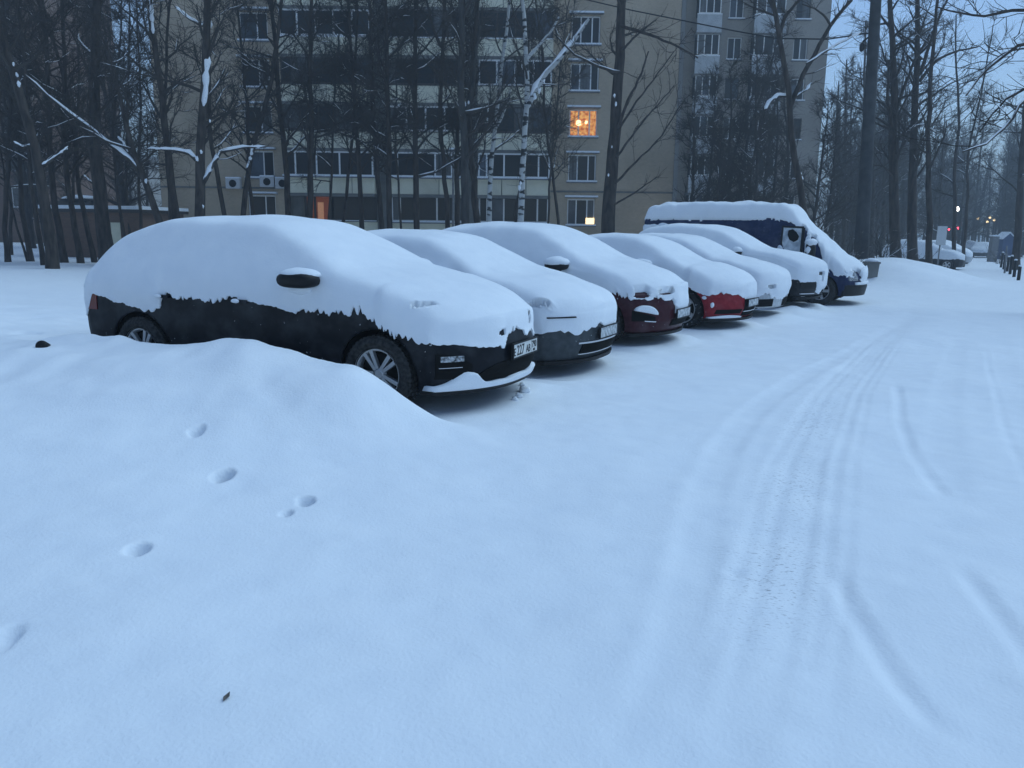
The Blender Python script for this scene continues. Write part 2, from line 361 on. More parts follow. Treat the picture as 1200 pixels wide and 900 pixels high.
class CarShape:
    def __init__(s, L, Wh, zt, zb, z0=0.19, tum=0.27, ncab=5.5, cf=0.34, pf=2.6, cr=0.22, pr=3.0, nose=None, tail=None, cab=None, sig=0.06, rc=0.09):
        s.rc = rc
        s.L, s.W, s.z0, s.tum, s.ncab = L, Wh, z0, tum, ncab
        s.cf, s.pf, s.cr, s.pr = cf, pf, cr, pr
        s.xs = np.linspace(0, L, 700)
        s.zt = smooth1(s.xs, np.interp(s.xs, *zip(*zt)), sig)
        s.zb = smooth1(s.xs, np.interp(s.xs, *zip(*zb)), 0.12)
        s.zb = np.minimum(s.zb, s.zt - 0.02)
        s.nose = nose or [(0, .12), (.2, .07), (.35, .0), (.55, 0), (.7, .04), (.85, .13), (1.0, .25), (2.5, 1.2)]
        s.tail = tail or [(0, .1), (.25, .03), (.5, 0), (.7, .02), (2.5, .02)]
        s.cabx = cab or (0.2, L * 0.72)
    def nz(s, z): return np.interp(z, *zip(*s.nose))
    def tz(s, z): return np.interp(z, *zip(*s.tail))
    def section(s, x, tl):
        """points for stations x (n,), profile params tl (m,) in [0,2]: 0..1 lower side, 1..2 upper"""
        zt = np.interp(x, s.xs, s.zt)[:, None]; zb = np.interp(x, s.xs, s.zb)[:, None]
        lo = np.clip(tl, 0, 1)[None]; up = np.clip(tl - 1, 0, 1)[None]
        zl = s.z0 + (zb - s.z0) * lo
        yl = s.W * (1 - 0.10 * (1 - lo) ** 2.6 - 0.035 * lo ** 3)
        yb = s.W * 0.965
        yu, zu = s.upper(zt, zb, up)
        isup = (tl > 1)[None]
        y = np.where(isup, yu, yl + 0 * zt); z = np.where(isup, zu, zl)
        return y, z
    def corner(s, zt, zb):
        H = zt - zb; yb = s.W * 0.965
        crown = np.minimum(.055, H * .3)
        yr = yb * (1 - s.tum * np.clip(H / .5, .12, 1)); zc = zt - crown
        rr = np.minimum(s.rc, H * .55)
        return H, yb, yr, zc, crown, rr
    def upper(s, zt, zb, t):
        # straight tumblehome, a tight rounded shoulder, a gently crowned top
        H, yb, yr, zc, crown, rr = s.corner(zt, zb)
        ln = np.sqrt((yb - yr) ** 2 + (zc - zb) ** 2) + 1e-6
        k = np.minimum(rr / ln, .8)
        ay = yr + (yb - yr) * k; az = zc + (zb - zc) * k
        by = np.maximum(yr - rr, 0); bz_ = zt - crown * (by / yr) ** 2
        u1 = np.clip(t / .4, 0, 1); u2 = np.clip((t - .4) / .2, 0, 1); u3 = np.clip((t - .6) / .4, 0, 1)
        y1 = yb + (ay - yb) * u1; z1 = zb + (az - zb) * u1
        y2 = ay * (1 - u2) ** 2 + 2 * yr * u2 * (1 - u2) + by * u2 ** 2; z2 = az * (1 - u2) ** 2 + 2 * (zc + .0 * zt) * u2 * (1 - u2) + bz_ * u2 ** 2
        y3 = by * (1 - u3); z3 = zt - crown * (y3 / yr) ** 2
        y = np.where(t <= .4, y1, np.where(t <= .6, y2, y3)); z = np.where(t <= .4, z1, np.where(t <= .6, z2, z3))
        return y, z
    def warp(s, x, y, z):
        wf = sstep(s.L - 1.15, s.L, x); wr = sstep(0.8, 0.0, x)
        r = np.abs(y) / s.W
        return x - wf * (s.cf * r ** s.pf + s.nz(z)) + wr * (s.cr * r ** s.pr + s.tz(z))
    def front(s, y, z): return s.L - s.cf * (np.abs(y) / s.W) ** s.pf - s.nz(z)
    def side_y(s, x, z):
        zb = np.interp(x, s.xs, s.zb); lo = np.clip((z - s.z0) / (zb - s.z0), 0, 1)
        return s.W * (1 - 0.10 * (1 - lo) ** 2.6 - 0.035 * lo ** 3)
    def surface(s, dx, nl, nu, ncap):
        nst = int(s.L / dx) + 1
        x = np.linspace(0, s.L, nst)
        tl = np.concatenate([np.linspace(0, 1, nl, endpoint=False), 1 + np.linspace(0, 1, nu) ** 1.0])
        # full loop: right side (-y) bottom -> top -> left side bottom
        y, z = s.section(x, tl)
        Y = np.concatenate([-y, y[:, -2::-1]], 1); Z = np.concatenate([z, z[:, -2::-1]], 1)
        m = Y.shape[1]
        X = np.repeat(x[:, None], m, 1)
        V = [np.stack([X, Y, Z], -1).reshape(-1, 3)]
        reg = [np.zeros(nst * m, int)]
        idx = np.arange(nst * m).reshape(nst, m)
        a = idx[:-1, :-1]; F = [np.stack([a, idx[1:, :-1], idx[1:, 1:], idx[:-1, 1:]], -1).reshape(-1, 4)]
        base = nst * m
        half = len(tl)
        for end, st in ((1, nst - 1), (2, 0)):
            # rows between the right profile point and its mirror
            yy = y[st]; zz = z[st]
            t = np.linspace(-1, 1, ncap)
            CY = yy[:-1, None] * t[None, 1:-1]; CZ = np.repeat(zz[:-1, None], ncap - 2, 1)
            CX = np.full(CY.shape, x[st])
            V.append(np.stack([CX, CY, CZ], -1).reshape(-1, 3)); reg.append(np.full(CY.size, end))
            cidx = np.arange(CY.size).reshape(CY.shape) + base; base += CY.size
            full = np.concatenate([idx[st, :half - 1][:, None], cidx, idx[st, m - 1:half - 1:-1][:, None]], 1)
            top = idx[st, half - 1]
            q = np.stack([full[:-1, :-1], full[:-1, 1:], full[1:, 1:], full[1:, :-1]], -1).reshape(-1, 4)
            tq = np.stack([full[-1, :-1], full[-1, 1:], np.full(ncap - 1, top), np.full(ncap - 1, top)], -1)
            if end == 2: q = q[:, ::-1]; tq = tq[:, ::-1]
            F.append(q); F.append(tq)
        V = np.concatenate(V); F = np.concatenate(F); reg = np.concatenate(reg)
        raw = V.copy()
        V[:, 0] = s.warp(V[:, 0], V[:, 1], V[:, 2])
        return V, F, reg, raw

def clean_faces(F):
    out = []
    for q in F.tolist():
        if q[2] == q[3]: out.append((q[0], q[1], q[2]))
        else: out.append(tuple(q))
    return out

def vnormals(V, F):
    n = np.cross(V[F[:, 2]] - V[F[:, 0]], V[F[:, 3]] - V[F[:, 1]])
    N = np.zeros_like(V)
    for k in range(4): np.add.at(N, F[:, k], n)
    return N / (np.linalg.norm(N, axis=1, keepdims=True) + 1e-12)

def make_body(sh, wheels, rw, material, root, dx=0.035):
    V, F, reg, raw = sh.surface(dx, 16, 16, 26)
    R = rw + 0.055
    kill = np.zeros(len(V), bool)
    for wx, wz in wheels:
        r = np.hypot(V[:, 0] - wx, V[:, 2] - wz)
        ins = (r < R) & (reg == 0) & (np.abs(V[:, 1]) > 0.55 * sh.W)
        kill |= ins
    fk = kill[F].all(1)
    F2 = F[~fk]
    # pull the rim of each wheel arch onto its circle
    for wx, wz in wheels:
        d = V[:, [0, 2]] - np.array([wx, wz]); r = np.linalg.norm(d, axis=1)
        m = (r < R) & kill & (r > 1e-6)
        V[m, 0] = wx + d[m, 0] / r[m] * R; V[m, 2] = wz + d[m, 1] / r[m] * R
    V[:, 2] = np.maximum(V[:, 2], 0.12)
    o = mesh('body', V, clean_faces(F2), material, root, True)
    md = o.modifiers.new('thick', 'SOLIDIFY'); md.thickness = 0.02; md.offset = -1
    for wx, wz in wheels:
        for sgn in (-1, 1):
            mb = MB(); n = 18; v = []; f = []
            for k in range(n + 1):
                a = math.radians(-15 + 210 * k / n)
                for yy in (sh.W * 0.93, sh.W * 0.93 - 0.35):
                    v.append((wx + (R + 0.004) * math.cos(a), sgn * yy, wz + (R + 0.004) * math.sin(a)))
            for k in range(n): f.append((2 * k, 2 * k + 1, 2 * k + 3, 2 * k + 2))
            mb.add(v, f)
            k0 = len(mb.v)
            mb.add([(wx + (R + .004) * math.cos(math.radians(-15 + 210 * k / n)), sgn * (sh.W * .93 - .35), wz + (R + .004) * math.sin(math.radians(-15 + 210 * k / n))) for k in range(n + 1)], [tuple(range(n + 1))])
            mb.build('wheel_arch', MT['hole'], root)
    # dark belly
    mb = MB(); mb.box(0.35, sh.L - 0.45, -sh.W * 0.8, sh.W * 0.8, 0.2, 0.3); mb.build('underside', MT['hole'], root)
    return o

def make_snow(sh, root, side_edge, front_edge, rear_edge, top=0.13, side=0.05, dx=0.03, nl=40, nu=34, ncap=50, seed=0, rag=0.035, smooth_it=25, name='snow', holes=(), drift=1.0, lump=0.0):
    V, F, reg, raw = sh.surface(dx, nl, nu, ncap)
    N = vnormals(V, F)
    if N[np.argmax(V[:, 2])][2] < 0: N = -N
    x, y, z = raw.T
    es = np.interp(x, *zip(*side_edge)); ef = np.interp(y, *zip(*front_edge)); er = np.interp(y, *zip(*rear_edge))
    E = np.where(reg == 1, ef, np.where(reg == 2, er, es))
    co = np.where(reg == 0, x, y + 50)
    # wet clumps hang in teeth along the lower edge
    rg = rag * (0.9 * vnoise(co * 7 + seed, y * 0 + seed) + 0.8 * np.abs(vnoise(co * 26 + seed, y * 0 + seed * 3)) + 0.7 * vnoise(co * 55 + seed, y * 0 + 3))
    rg = rg * (0.35 + 1.1 * np.clip(.5 + .9 * vnoise(co * 1.7 + seed * 5, y * 0 + 8), 0, 1.3))
    E0 = E; E = E + rg
    keep = z > E
    low = ~keep
    for hx, hz, rx, rz, region in holes:
        if region == 0: q = ((V[:, 0] - hx) / rx) ** 2 + ((V[:, 2] - hz) / rz) ** 2; m = (reg == 0) & (V[:, 1] < 0)
        else: q = ((V[:, 1] - hx) / rx) ** 2 + ((V[:, 2] - hz) / rz) ** 2; m = (reg == region) | ((V[:, 0] > sh.L - 0.6) & (reg == 0))
        keep &= ~(m & (q < 1 + 0.5 * vnoise(V[:, 0] * 30 + V[:, 1] * 30, V[:, 2] * 30)))
    # faces that straddle the edge stay, their lower corners are drawn up onto the ragged line
    holed = ~keep & ~low
    dz = np.abs(z - E) < 0.045
    ok = (keep | (low & dz & (N[:, 2] < 0.6)))
    F2 = F[ok[F].all(1) & keep[F].any(1)]
    mv = low & dz
    V[mv, 2] = E[mv]; z = np.where(mv, E, z)
    used = np.unique(F2); mp = -np.ones(len(V), int); mp[used] = np.arange(len(used))
    V2 = V[used]; N2 = N[used]; F2 = mp[F2]
    h = (z - E0 - .02)[used]
    upn = sstep(0.15, 0.85, N2[:, 2])
    edge_t = 0.25 + 0.75 * sstep(0, 0.16, h)
    lumps = edge_t * (1 + 0.2 * vnoise(V2[:, 0] * 1.9 + seed, V2[:, 1] * 1.9) + .07 * vnoise(V2[:, 0] * 6 + seed, V2[:, 1] * 6 + V2[:, 2] * 6) + lump * vnoise(V2[:, 0] * 9 + V2[:, 1] * 5 + seed, V2[:, 2] * 9))
    # snow settles straight down on the top and sticks outwards on the sides
    D2 = N2.copy(); D2[:, 2] = np.minimum(D2[:, 2], .3); D2 *= side
    D2[:, 2] += (top * sstep(0.1, 0.75, N2[:, 2]))
    D2 *= lumps[:, None]; thick = np.linalg.norm(D2, axis=1)
    O = V2 + D2
    # boundary
    ed = np.concatenate([F2[:, [0, 1]], F2[:, [1, 2]], F2[:, [2, 3]], F2[:, [3, 0]]])
    ed = ed[ed[:, 0] != ed[:, 1]]
    key = np.sort(ed, 1); kk = key[:, 0] * len(V2) + key[:, 1]
    u, inv, cnt = np.unique(kk, return_inverse=True, return_counts=True)
    bd = ed[cnt[inv] == 1]
    ue = np.stack([u // len(V2), u % len(V2)], 1)
    deg = np.zeros(len(V2)); np.add.at(deg, ue[:, 0], 1); np.add.at(deg, ue[:, 1], 1)
    fixed = np.zeros(len(V2), bool); fixed[bd.ravel()] = True
    wgt = np.where(fixed, 0.0, 0.5 * sstep(0, 0.12, h))[:, None]
    for _ in range(smooth_it):
        A = np.zeros_like(O); np.add.at(A, ue[:, 0], O[ue[:, 1]]); np.add.at(A, ue[:, 1], O[ue[:, 0]])
        O = O + wgt * (A / deg[:, None] - O)
    # smoothing must never let paint through
    dn = np.einsum('ij,ij->i', O - V2, N2)
    O = O + N2 * np.clip(0.5 * thick.clip(0.018) - dn, 0, None)[:, None]
    I = V2 - N2 * 0.012
    nV = len(V2)
    faces = clean_faces(F2)
    for a, b in bd.tolist(): faces.append((b, a, a + nV, b + nV))
    return mesh(name, np.concatenate([O, I]), faces, MT['snow'], root, True)

def front_patch(sh, name, y0, y1, z0, z1, off, thick, material, parent, ny=12, nz=5, smooth=False, zf=None):
    """a piece that follows the curved nose, y across, z up, proud by off"""
    ys = np.linspace(y0, y1, ny); v = []; f = []
    for layer in (off, off - thick):
        for a in ys:
            zz0, zz1 = (zf(a) if zf else (z0, z1))
            for b in np.linspace(zz0, zz1, nz): v.append((float(sh.front(a, b)) + layer, a, b))
    k = ny * nz
    for i in range(ny - 1):
        for j in range(nz - 1):
            a = i * nz + j
            f.append((a, a + nz, a + nz + 1, a + 1)); f.append((k + a, k + a + 1, k + a + nz + 1, k + a + nz))
    ring = [i * nz for i in range(ny)] + [(ny - 1) * nz + j for j in range(1, nz)] + [i * nz + nz - 1 for i in range(ny - 2, -1, -1)] + [j for j in range(nz - 2, 0, -1)]
    for a, b in zip(ring, ring[1:] + ring[:1]): f.append((a, a + k, b + k, b))
    return mesh(name, v, f, material, parent, smooth)

def side_patch(sh, name, x0, x1, z0, z1, off, thick, material, parent, nx=8, nz=4, side=-1, zf=None, smooth=False):
    xs = np.linspace(x0, x1, nx); v = []; f = []
    for layer in (off, off - thick):
        for a in xs:
            q0, q1 = (zf(a) if zf else (z0, z1))
            for b in np.linspace(q0, q1, nz):
                yy = float(sh.side_y(a, b)); xw = float(sh.warp(np.array(a), np.array(yy), np.array(b)))
                v.append((xw, side * (yy + layer), b))
    k = nx * nz
    for i in range(nx - 1):
        for j in range(nz - 1):
            a = i * nz + j
            f.append((a, a + 1, a + nz + 1, a + nz)); f.append((k + a, k + a + nz, k + a + nz + 1, k + a + 1))
    ring = [i * nz for i in range(nx)] + [(nx - 1) * nz + j for j in range(1, nz)] + [i * nz + nz - 1 for i in range(nx - 2, -1, -1)] + [j for j in range(nz - 2, 0, -1)]
    for a, b in zip(ring, ring[1:] + ring[:1]): f.append((a, b, b + k, a + k))
    return mesh(name, v, f, material, parent, smooth)

WHEEL_CACHE = {}
def wheel(root, x, y, r, rr, style, side, steer=0.0, tyre='tyre', rimmat='rim'):
    key = (r, rr, style, tyre, rimmat)
    if key not in WHEEL_CACHE:
        w = 0.2
        t = MB().lathe([(rr, 0.10), (rr, -0.075), (rr + 0.015, -0.092), ((rr + r) / 2, -0.105), (r - 0.02, -0.09), (r, -0.07), (r, 0.07), (r - 0.02, 0.09), (rr, 0.10)], 44)
        # tread blocks
        for k in range(44):
            a = 2 * math.pi * k / 44
            ca, sa = math.cos(a), math.sin(a)
            for yy in (-0.075, -0.005, 0.055):
                v = [(ca * q - sa * p, yy + h, sa * q + ca * p) for q in (r - 0.006, r + 0.006) for p in (-0.014, 0.014) for h in (0, 0.045)]
                t.add(v, [(4, 5, 7, 6), (0, 4, 6, 2), (1, 3, 7, 5), (0, 1, 5, 4), (2, 6, 7, 3)])
        rim = MB().lathe([(rr + 0.004, -0.088), (rr + 0.004, -0.072), (rr - 0.012, -0.070), (rr - 0.022, -0.05), (rr - 0.03, 0.08)], 40)
        rim.lathe([(0.001, -0.055), (0.035, -0.058), (0.05, -0.05), (0.062, -0.03), (0.062, 0.02)], 20)
        ns = 5
        for k in range(ns):
            for off in ((-0.17, 0.17) if style == 'double' else (-0.07, 0.07) if style == 'v' else (0,)):
                a0 = 2 * math.pi * k / ns + math.pi / 2; a1 = a0 + off * (1.0 if style == 'v' else 1.0)
                p0 = (0.045 * math.cos(a0 + off * 1.6), 0.045 * math.sin(a0 + off * 1.6)); p1 = ((rr - 0.008) * math.cos(a1), (rr - 0.008) * math.sin(a1))
                dx, dz = p1[0] - p0[0], p1[1] - p0[1]; Ln = math.hypot(dx, dz); nx, nz_ = -dz / Ln, dx / Ln
                hw = 0.014 if style == 'double' else 0.017 if style == 'v' else 0.03
                v = []
                for (p, yy, ww) in ((p0, -0.06, hw), (p1, -0.078, hw * 1.2)):
                    v += [(p[0] + nx * ww, yy, p[1] + nz_ * ww), (p[0] - nx * ww, yy, p[1] - nz_ * ww), (p[0] - nx * ww, yy + 0.035, p[1] - nz_ * ww), (p[0] + nx * ww, yy + 0.035, p[1] + nz_ * ww)]
                rim.add(v, [(0, 4, 5, 1), (1, 5, 6, 2), (2, 6, 7, 3), (3, 7, 4, 0)])
        hub = MB().lathe([(0.001, -0.03), (rr * 0.75, -0.025), (rr * 0.95, 0.0), (rr * 0.95, 0.06)], 28)
        WHEEL_CACHE[key] = [mesh_data(n_, b_, m_) for n_, b_, m_ in (('wheel', hub, MT['hole']), ('tyre', t, MT[tyre]), ('rim', rim, MT[rimmat]))]
    d = WHEEL_CACHE[key]
    o = bpy.data.objects.new('wheel', d[0]); COL.objects.link(o); o.parent = root
    o.location = (x, y, r); o.rotation_euler = (0, 0.6 * x, (0 if side < 0 else math.pi) + steer)
    for nm, dd in zip(('tyre', 'rim'), d[1:]):
        c = bpy.data.objects.new(nm, dd); COL.objects.link(c); c.parent = o
    return o

def mesh_data(name, mb, material):
    me = bpy.data.meshes.new(name); me.from_pydata(mb.v, [], mb.f); me.materials.append(material); return me

def blob(name, c, r, material, parent, seed=0, n=14, m=10, amp=0.12, cut=None, power=2.0):
    """lumpy rounded mass"""
    v = []; f = []
    for j in range(m + 1):
        b = -math.pi / 2 + math.pi * j / m
        for i in range(n):
            a = 2 * math.pi * i / n
            d = np.array([math.cos(b) * math.cos(a), math.cos(b) * math.sin(a), math.sin(b)])
            q = np.sign(d) * np.abs(d) ** (2.0 / power)
            k = 1 + amp * float(vnoise(d[0] * 2.3 + seed * 7.1 + 20, d[1] * 2.3 + d[2] * 1.7 + 20))
            p = [c[t] + r[t] * q[t] * k for t in range(3)]
            if cut is not None: p[2] = max(p[2], cut)
            v.append(p)
    for j in range(m):
        for i in range(n):
            a = j * n + i; bb = j * n + (i + 1) % n
            f.append((a, bb, bb + n, a + n))
    return mesh(name, v, f, material, parent, True)

def mirror(root, sh, x, z, side, dark='dark', size=(0.15, 0.11, 0.055), snow=True, seed=1):
    y = side * (sh.W + 0.04)
    m = blob('side_mirror', (x, y, z), size, MT[dark], root, seed, power=3.0, amp=0.03)
    MB().tube([(x + 0.05, side * (sh.W - 0.05), z - 0.09), (x + 0.02, side * (sh.W + .03), z - 0.05)], [0.025, 0.02], 8).build('mirror_arm', MT[dark], m)
    if snow:
        blob('snow_cap', (x + 0.0, y, z + size[2] * 0.75), (size[0] * 1.15, size[1] * 1.15, size[2] * 1.35), MT['snow'], m, seed + 3, amp=0.1, cut=z + 0.015, n=20)
    return m

def lettering(name, txt, size, root, loc, rot, material, sx=1.0):
    cu = bpy.data.curves.new(name, 'FONT'); cu.body = txt; cu.size = size; cu.extrude = 0.0012; cu.align_x = 'LEFT'; cu.align_y = 'BOTTOM_BASELINE'; cu.resolution_u = 3; cu.offset = 0.001
    tmp = bpy.data.objects.new('tmp', cu); COL.objects.link(tmp)
    dg = bpy.context.evaluated_depsgraph_get()
    me = bpy.data.meshes.new_from_object(tmp.evaluated_get(dg)); me.name = name
    bpy.data.objects.remove(tmp)
    me.materials.clear(); me.materials.append(material)
    o = bpy.data.objects.new(name, me); COL.objects.link(o); o.parent = root
    o.location = loc; o.rotation_euler = rot; o.scale = (sx, 1, 1)
    return o

def plate(root, sh, z, y=0.0, frost=False, tilt=0.0):
    x = float(sh.front(np.array(y), np.array(z))) + 0.03
    p = MB().box(x - 0.008, x, y - 0.26, y + 0.26, z - 0.056, z + 0.056).build('number_plate', MT['plate_frost' if frost else 'plate'], root)
    mb = MB()
    for (a, b, c, d) in ((-.272, .272, -.068, -.056), (-.272, .272, .056, .066), (-.272, -.26, -.056, .056), (.26, .272, -.056, .056)):
        mb.box(x - 0.016, x + 0.006, y + a, y + b, z + c, z + d)
    mb.build('plate_frame', MT['dark'], p)
    MB().box(x - .12, x - .008, y - .2, y + .2, z - .04, z + .04).build('plate_bracket', MT['dark'], p)
    return p, x

def place(root, nose_xy, heading, L, gz):
    """put the car so that the middle of its nose is at nose_xy"""
    a = np.array([math.cos(heading), -math.sin(heading)])
    o = np.array(nose_xy) - a * L
    root.location = (o[0], o[1], gz); root.rotation_euler = (0, 0, -heading)
    CARS_ON_GROUND.append((o[0], o[1], heading, L, W_OF.get(root.name, 0.9), gz))
W_OF = {}

# ---- first car: dark hatchback
def car_one():
    L = 4.33
    sh = CarShape(L, 0.9,
        [(0, .93), (.06, 1.02), (.2, 1.16), (.42, 1.33), (.75, 1.42), (1.3, 1.46), (1.8, 1.455), (2.2, 1.41), (2.55, 1.28), (3.02, 1.05), (3.2, 1.00), (3.7, .93), (4.05, .86), (4.22, .80), (4.33, .73)],
        [(0, .86), (.4, .93), (1.5, .92), (2.8, .89), (3.4, .85), (3.9, .78), (4.33, .64)], cf=0.42, pf=2.5, cr=.10, ncab=6, rc=.08,  tail=[(0, .04), (.25, .02), (.5, 0), (3, 0)])
    r = empty('parked_car', (0, 0, 0)); W_OF[r.name] = 0.9
    tag(r, 'dark graphite hatchback under thick snow with a readable number plate E227AB 790', 'car', 'snow-covered vehicles parked in a row')
    wh = [(3.43, .316), (.78, .316)]
    make_body(sh, wh, 0.316, MT['graphite'], r)
    for wx, _ in wh:
        for sd_ in (-1, 1): wheel(r, wx, sd_ * 0.80, 0.316, 0.212, 'double', sd_)
    make_snow(sh, r,
        [(0, .60), (.1, .82), (.3, .80), (.5, .76), (.95, .69), (1.08, .72), (1.12, .86), (1.3, .84), (1.9, .845), (1.95, .88), (2.1, .86), (2.35, .82), (2.7, .77), (3.0, .80), (3.3, .79), (3.5, .78), (3.7, .68), (3.85, .66), (4.0, .64), (4.33, .60)],
        [(-.9, .60), (-.5, .55), (-.30, .53), (-.28, .60), (.32, .60), (.34, .54), (.9, .60)], [(-.9, .60), (.9, .60)],
        top=0.115, side=0.05, dx=0.0155, nl=60, nu=46, ncap=90, seed=3, rag=0.028, smooth_it=18,
        holes=[(-.30, .645, .045, .024, 1), (.25, .70, .035, .034, 1), (-.80, .79, .06, .012, 1)])
    # rear lamp cluster, handles
    side_patch(sh, 'tail_lamp', 0.02, 0.16, .68, .86, 0.01, 0.03, MT['red_lamp'], r)
    for hx in (1.10, 2.02):
        h = side_patch(sh, 'door_handle', hx - .09, hx + .1, .835, .862, 0.035, 0.02, MT['graphite'], r)
        blob('snow_lump', (hx, -.93, .852), (.045, .02, .02), MT['snow'], h, 2)
    m = mirror(r, sh, 2.72, 1.06, -1, size=(0.18, 0.12, 0.065), seed=4, snow=False)
    blob('snow_cap', (2.71, -.90, 1.10), (.19, .15, .06), MT['snow'], m, 6, cut=1.085, amp=.06, n=24)
    blob('snow_lump', (2.70, -.89, .985), (.13, .05, .05), MT['snow'], m, 8, amp=.15, n=18)
    m = mirror(r, sh, 2.72, 1.06, 1, size=(0.165, 0.11, 0.06), seed=4)
    # nose: upper bumper band, air intake, fog lamps, lip carrying snow
    front_patch(sh, 'air_intake', -.58, .58, .27, .42, 0.012, 0.03, MT['hole'], r, 24, zf=lambda y: (.27, .42 - .10 * (abs(y) / .58) ** 4))
    for s_ in (-1, 1):
        f = front_patch(sh, 'fog_lamp_bezel', s_ * .62, s_ * .855, .33, .52, 0.010, 0.03, MT['hole'], r, 16, zf=lambda y: (.30 + .02 * (abs(y) - .62) / .235, .52 - .10 * ((.855 - abs(y)) / .235) ** 2))
        front_patch(sh, 'fog_lamp', s_ * .69, s_ * .83, .455, .50, 0.020, 0.02, MT['lamp_glass'], f, 10)
        front_patch(sh, 'fog_lamp_trim', s_ * .70, s_ * .84, .405, .41, 0.018, 0.02, MT['chrome'], f, 10, 2)
        front_patch(sh, 'headlamp', s_ * .5, s_ * .84, .66, .76, 0.006, 0.02, MT['lamp_glass'], r, 12)
    front_patch(sh, 'bumper_lip', -.86, .86, .185, .215, 0.055, 0.12, MT['dark'], r, 30)
    front_patch(sh, 'lip_snow', -.855, .84, .2, .27, 0.062, 0.12, MT['snow'], r, 60, 7, True,
        zf=lambda y: (.216, .216 + .045 + .012 * float(vnoise(y * 9, 3)) + (.095 * math.exp(-((y + .66) / .11) ** 2))))
    p, x = plate(r, sh, .485, 0.03)
    tr = (math.pi / 2, 0, math.pi / 2)
    lettering('plate_lettering', 'E', .094, p, (x + .001, -.222, .443), tr, MT['ink'], .85)
    lettering('plate_lettering', '227', .122, p, (x + .001, -.162, .443), tr, MT['ink'], .86)
    lettering('plate_lettering', 'AB', .094, p, (x + .001, .036, .443), tr, MT['ink'], .82)
    lettering('plate_lettering', '790', .085, p, (x + .001, .165, .468), tr, MT['ink'], .82)
    lettering('plate_lettering', 'RUS', .028, p, (x + .001, .19, .438), tr, MT['ink'], 1)
    MB().box(x, x + .0015, .152, .155, .435, .535).build('plate_divider', MT['ink'], p)
    return r, sh

def generic_car(name, label, paintm, sh, wh, rw, rr, style, side_edge, front_edge, seed, plate_z, mirror_at, tyre='tyre', rimmat='rim', top=.13, side=.05, holes=(), W_=.9, cat='car', dx=.026, rag=.03, frost=True, lump=0.0):
    r = empty(name, (0, 0, 0)); W_OF[r.name] = W_
    tag(r, label, cat, 'snow-covered vehicles parked in a row')
    make_body(sh, wh, rw, paintm, r)
    for wx, _ in wh:
        for sd_ in (-1, 1): wheel(r, wx, sd_ * (W_ - .1), rw, rr, style, sd_, 0, tyre, rimmat)
    make_snow(sh, r, side_edge, front_edge, [(-1.1, side_edge[0][1]), (1.1, side_edge[0][1])], top=top, side=side, dx=dx, seed=seed, holes=holes, rag=rag, smooth_it=9, lump=lump)
    if plate_z: plate(r, sh, plate_z, frost=frost)
    if mirror_at:
        for s_ in (-1, 1): mirror(r, sh, mirror_at[0], mirror_at[1], s_, seed=seed)
    return r

HATCH_T = [(0, .93), (.06, 1.02), (.2, 1.18), (.4, 1.36), (.75, 1.45), (1.3, 1.49), (1.8, 1.48), (2.2, 1.43), (2.55, 1.30), (3.02, 1.06), (3.2, 1.0), (3.7, .93), (4.0, .86), (4.15, .80), (4.28, .72)]
HATCH_B = [(0, .86), (.4, .93), (1.5, .92), (2.8, .89), (3.4, .85), (3.9, .78), (4.28, .64)]
SEDAN_T = [(0, .92), (.1, 1.02), (.5, 1.07), (.8, 1.12), (1.3, 1.34), (1.7, 1.40), (2.3, 1.41), (2.7, 1.36), (3.05, 1.22), (3.45, 1.02), (3.6, .98), (4.1, .91), (4.4, .84), (4.55, .78), (4.65, .70)]
SEDAN_B = [(0, .82), (.5, .93), (1.5, .92), (3.0, .88), (3.7, .84), (4.2, .77), (4.65, .62)]

# noses of the parked row: pixel of the plate, ground drop and distance
def nose_at(px, py, dist_y, zrel):
    P = at_y(px, py, dist_y)
    return P[:2], P[2] - zrel

c1, sh1 = car_one()
o1 = C1O - A1 * 3.43
c1.location = (o1[0], o1[1], 0); c1.rotation_euler = (0, 0, -TH1)
CARS_ON_GROUND.append((o1[0], o1[1], TH1, 4.33, .9, 0.0))

# second: grey sedan
sh2 = CarShape(4.65, .9, SEDAN_T, SEDAN_B, cf=.40)
c2 = generic_car('parked_car', 'dark grey sedan buried in snow between the graphite hatchback and a burgundy car', MT['grey'], sh2, [(3.75, .32), (1.02, .32)], .32, .21, 'v',
    [(0, .6), (3.2, .62), (3.6, .60), (4.1, .55), (4.65, .50)], [(-.9, .52), (-.5, .50), (0, .50), (.9, .52)], 11, .47, (2.95, 1.05), holes=[(-.84, .69, .03, .01, 1)])
front_patch(sh2, 'air_intake', -.5, .5, .27, .37, .012, .03, MT['hole'], c2, 20)
front_patch(sh2, 'chrome_trim', -.56, .56, .375, .392, .02, .02, MT['chrome'], c2, 20, 2)
front_patch(sh2, 'chrome_trim', -.5, .5, .25, .262, .02, .02, MT['chrome'], c2, 20, 2)
front_patch(sh2, 'headlamp_edge', -.87, -.62, .665, .68, .075, .06, MT['dark'], c2, 12, 2)
front_patch(sh2, 'bumper_lip', -.84, .84, .16, .2, .04, .1, MT['dark'], c2, 24)
n, g = nose_at(711, 382, 8.75, .52); place(c2, n, math.radians(27.5), 4.65, g)

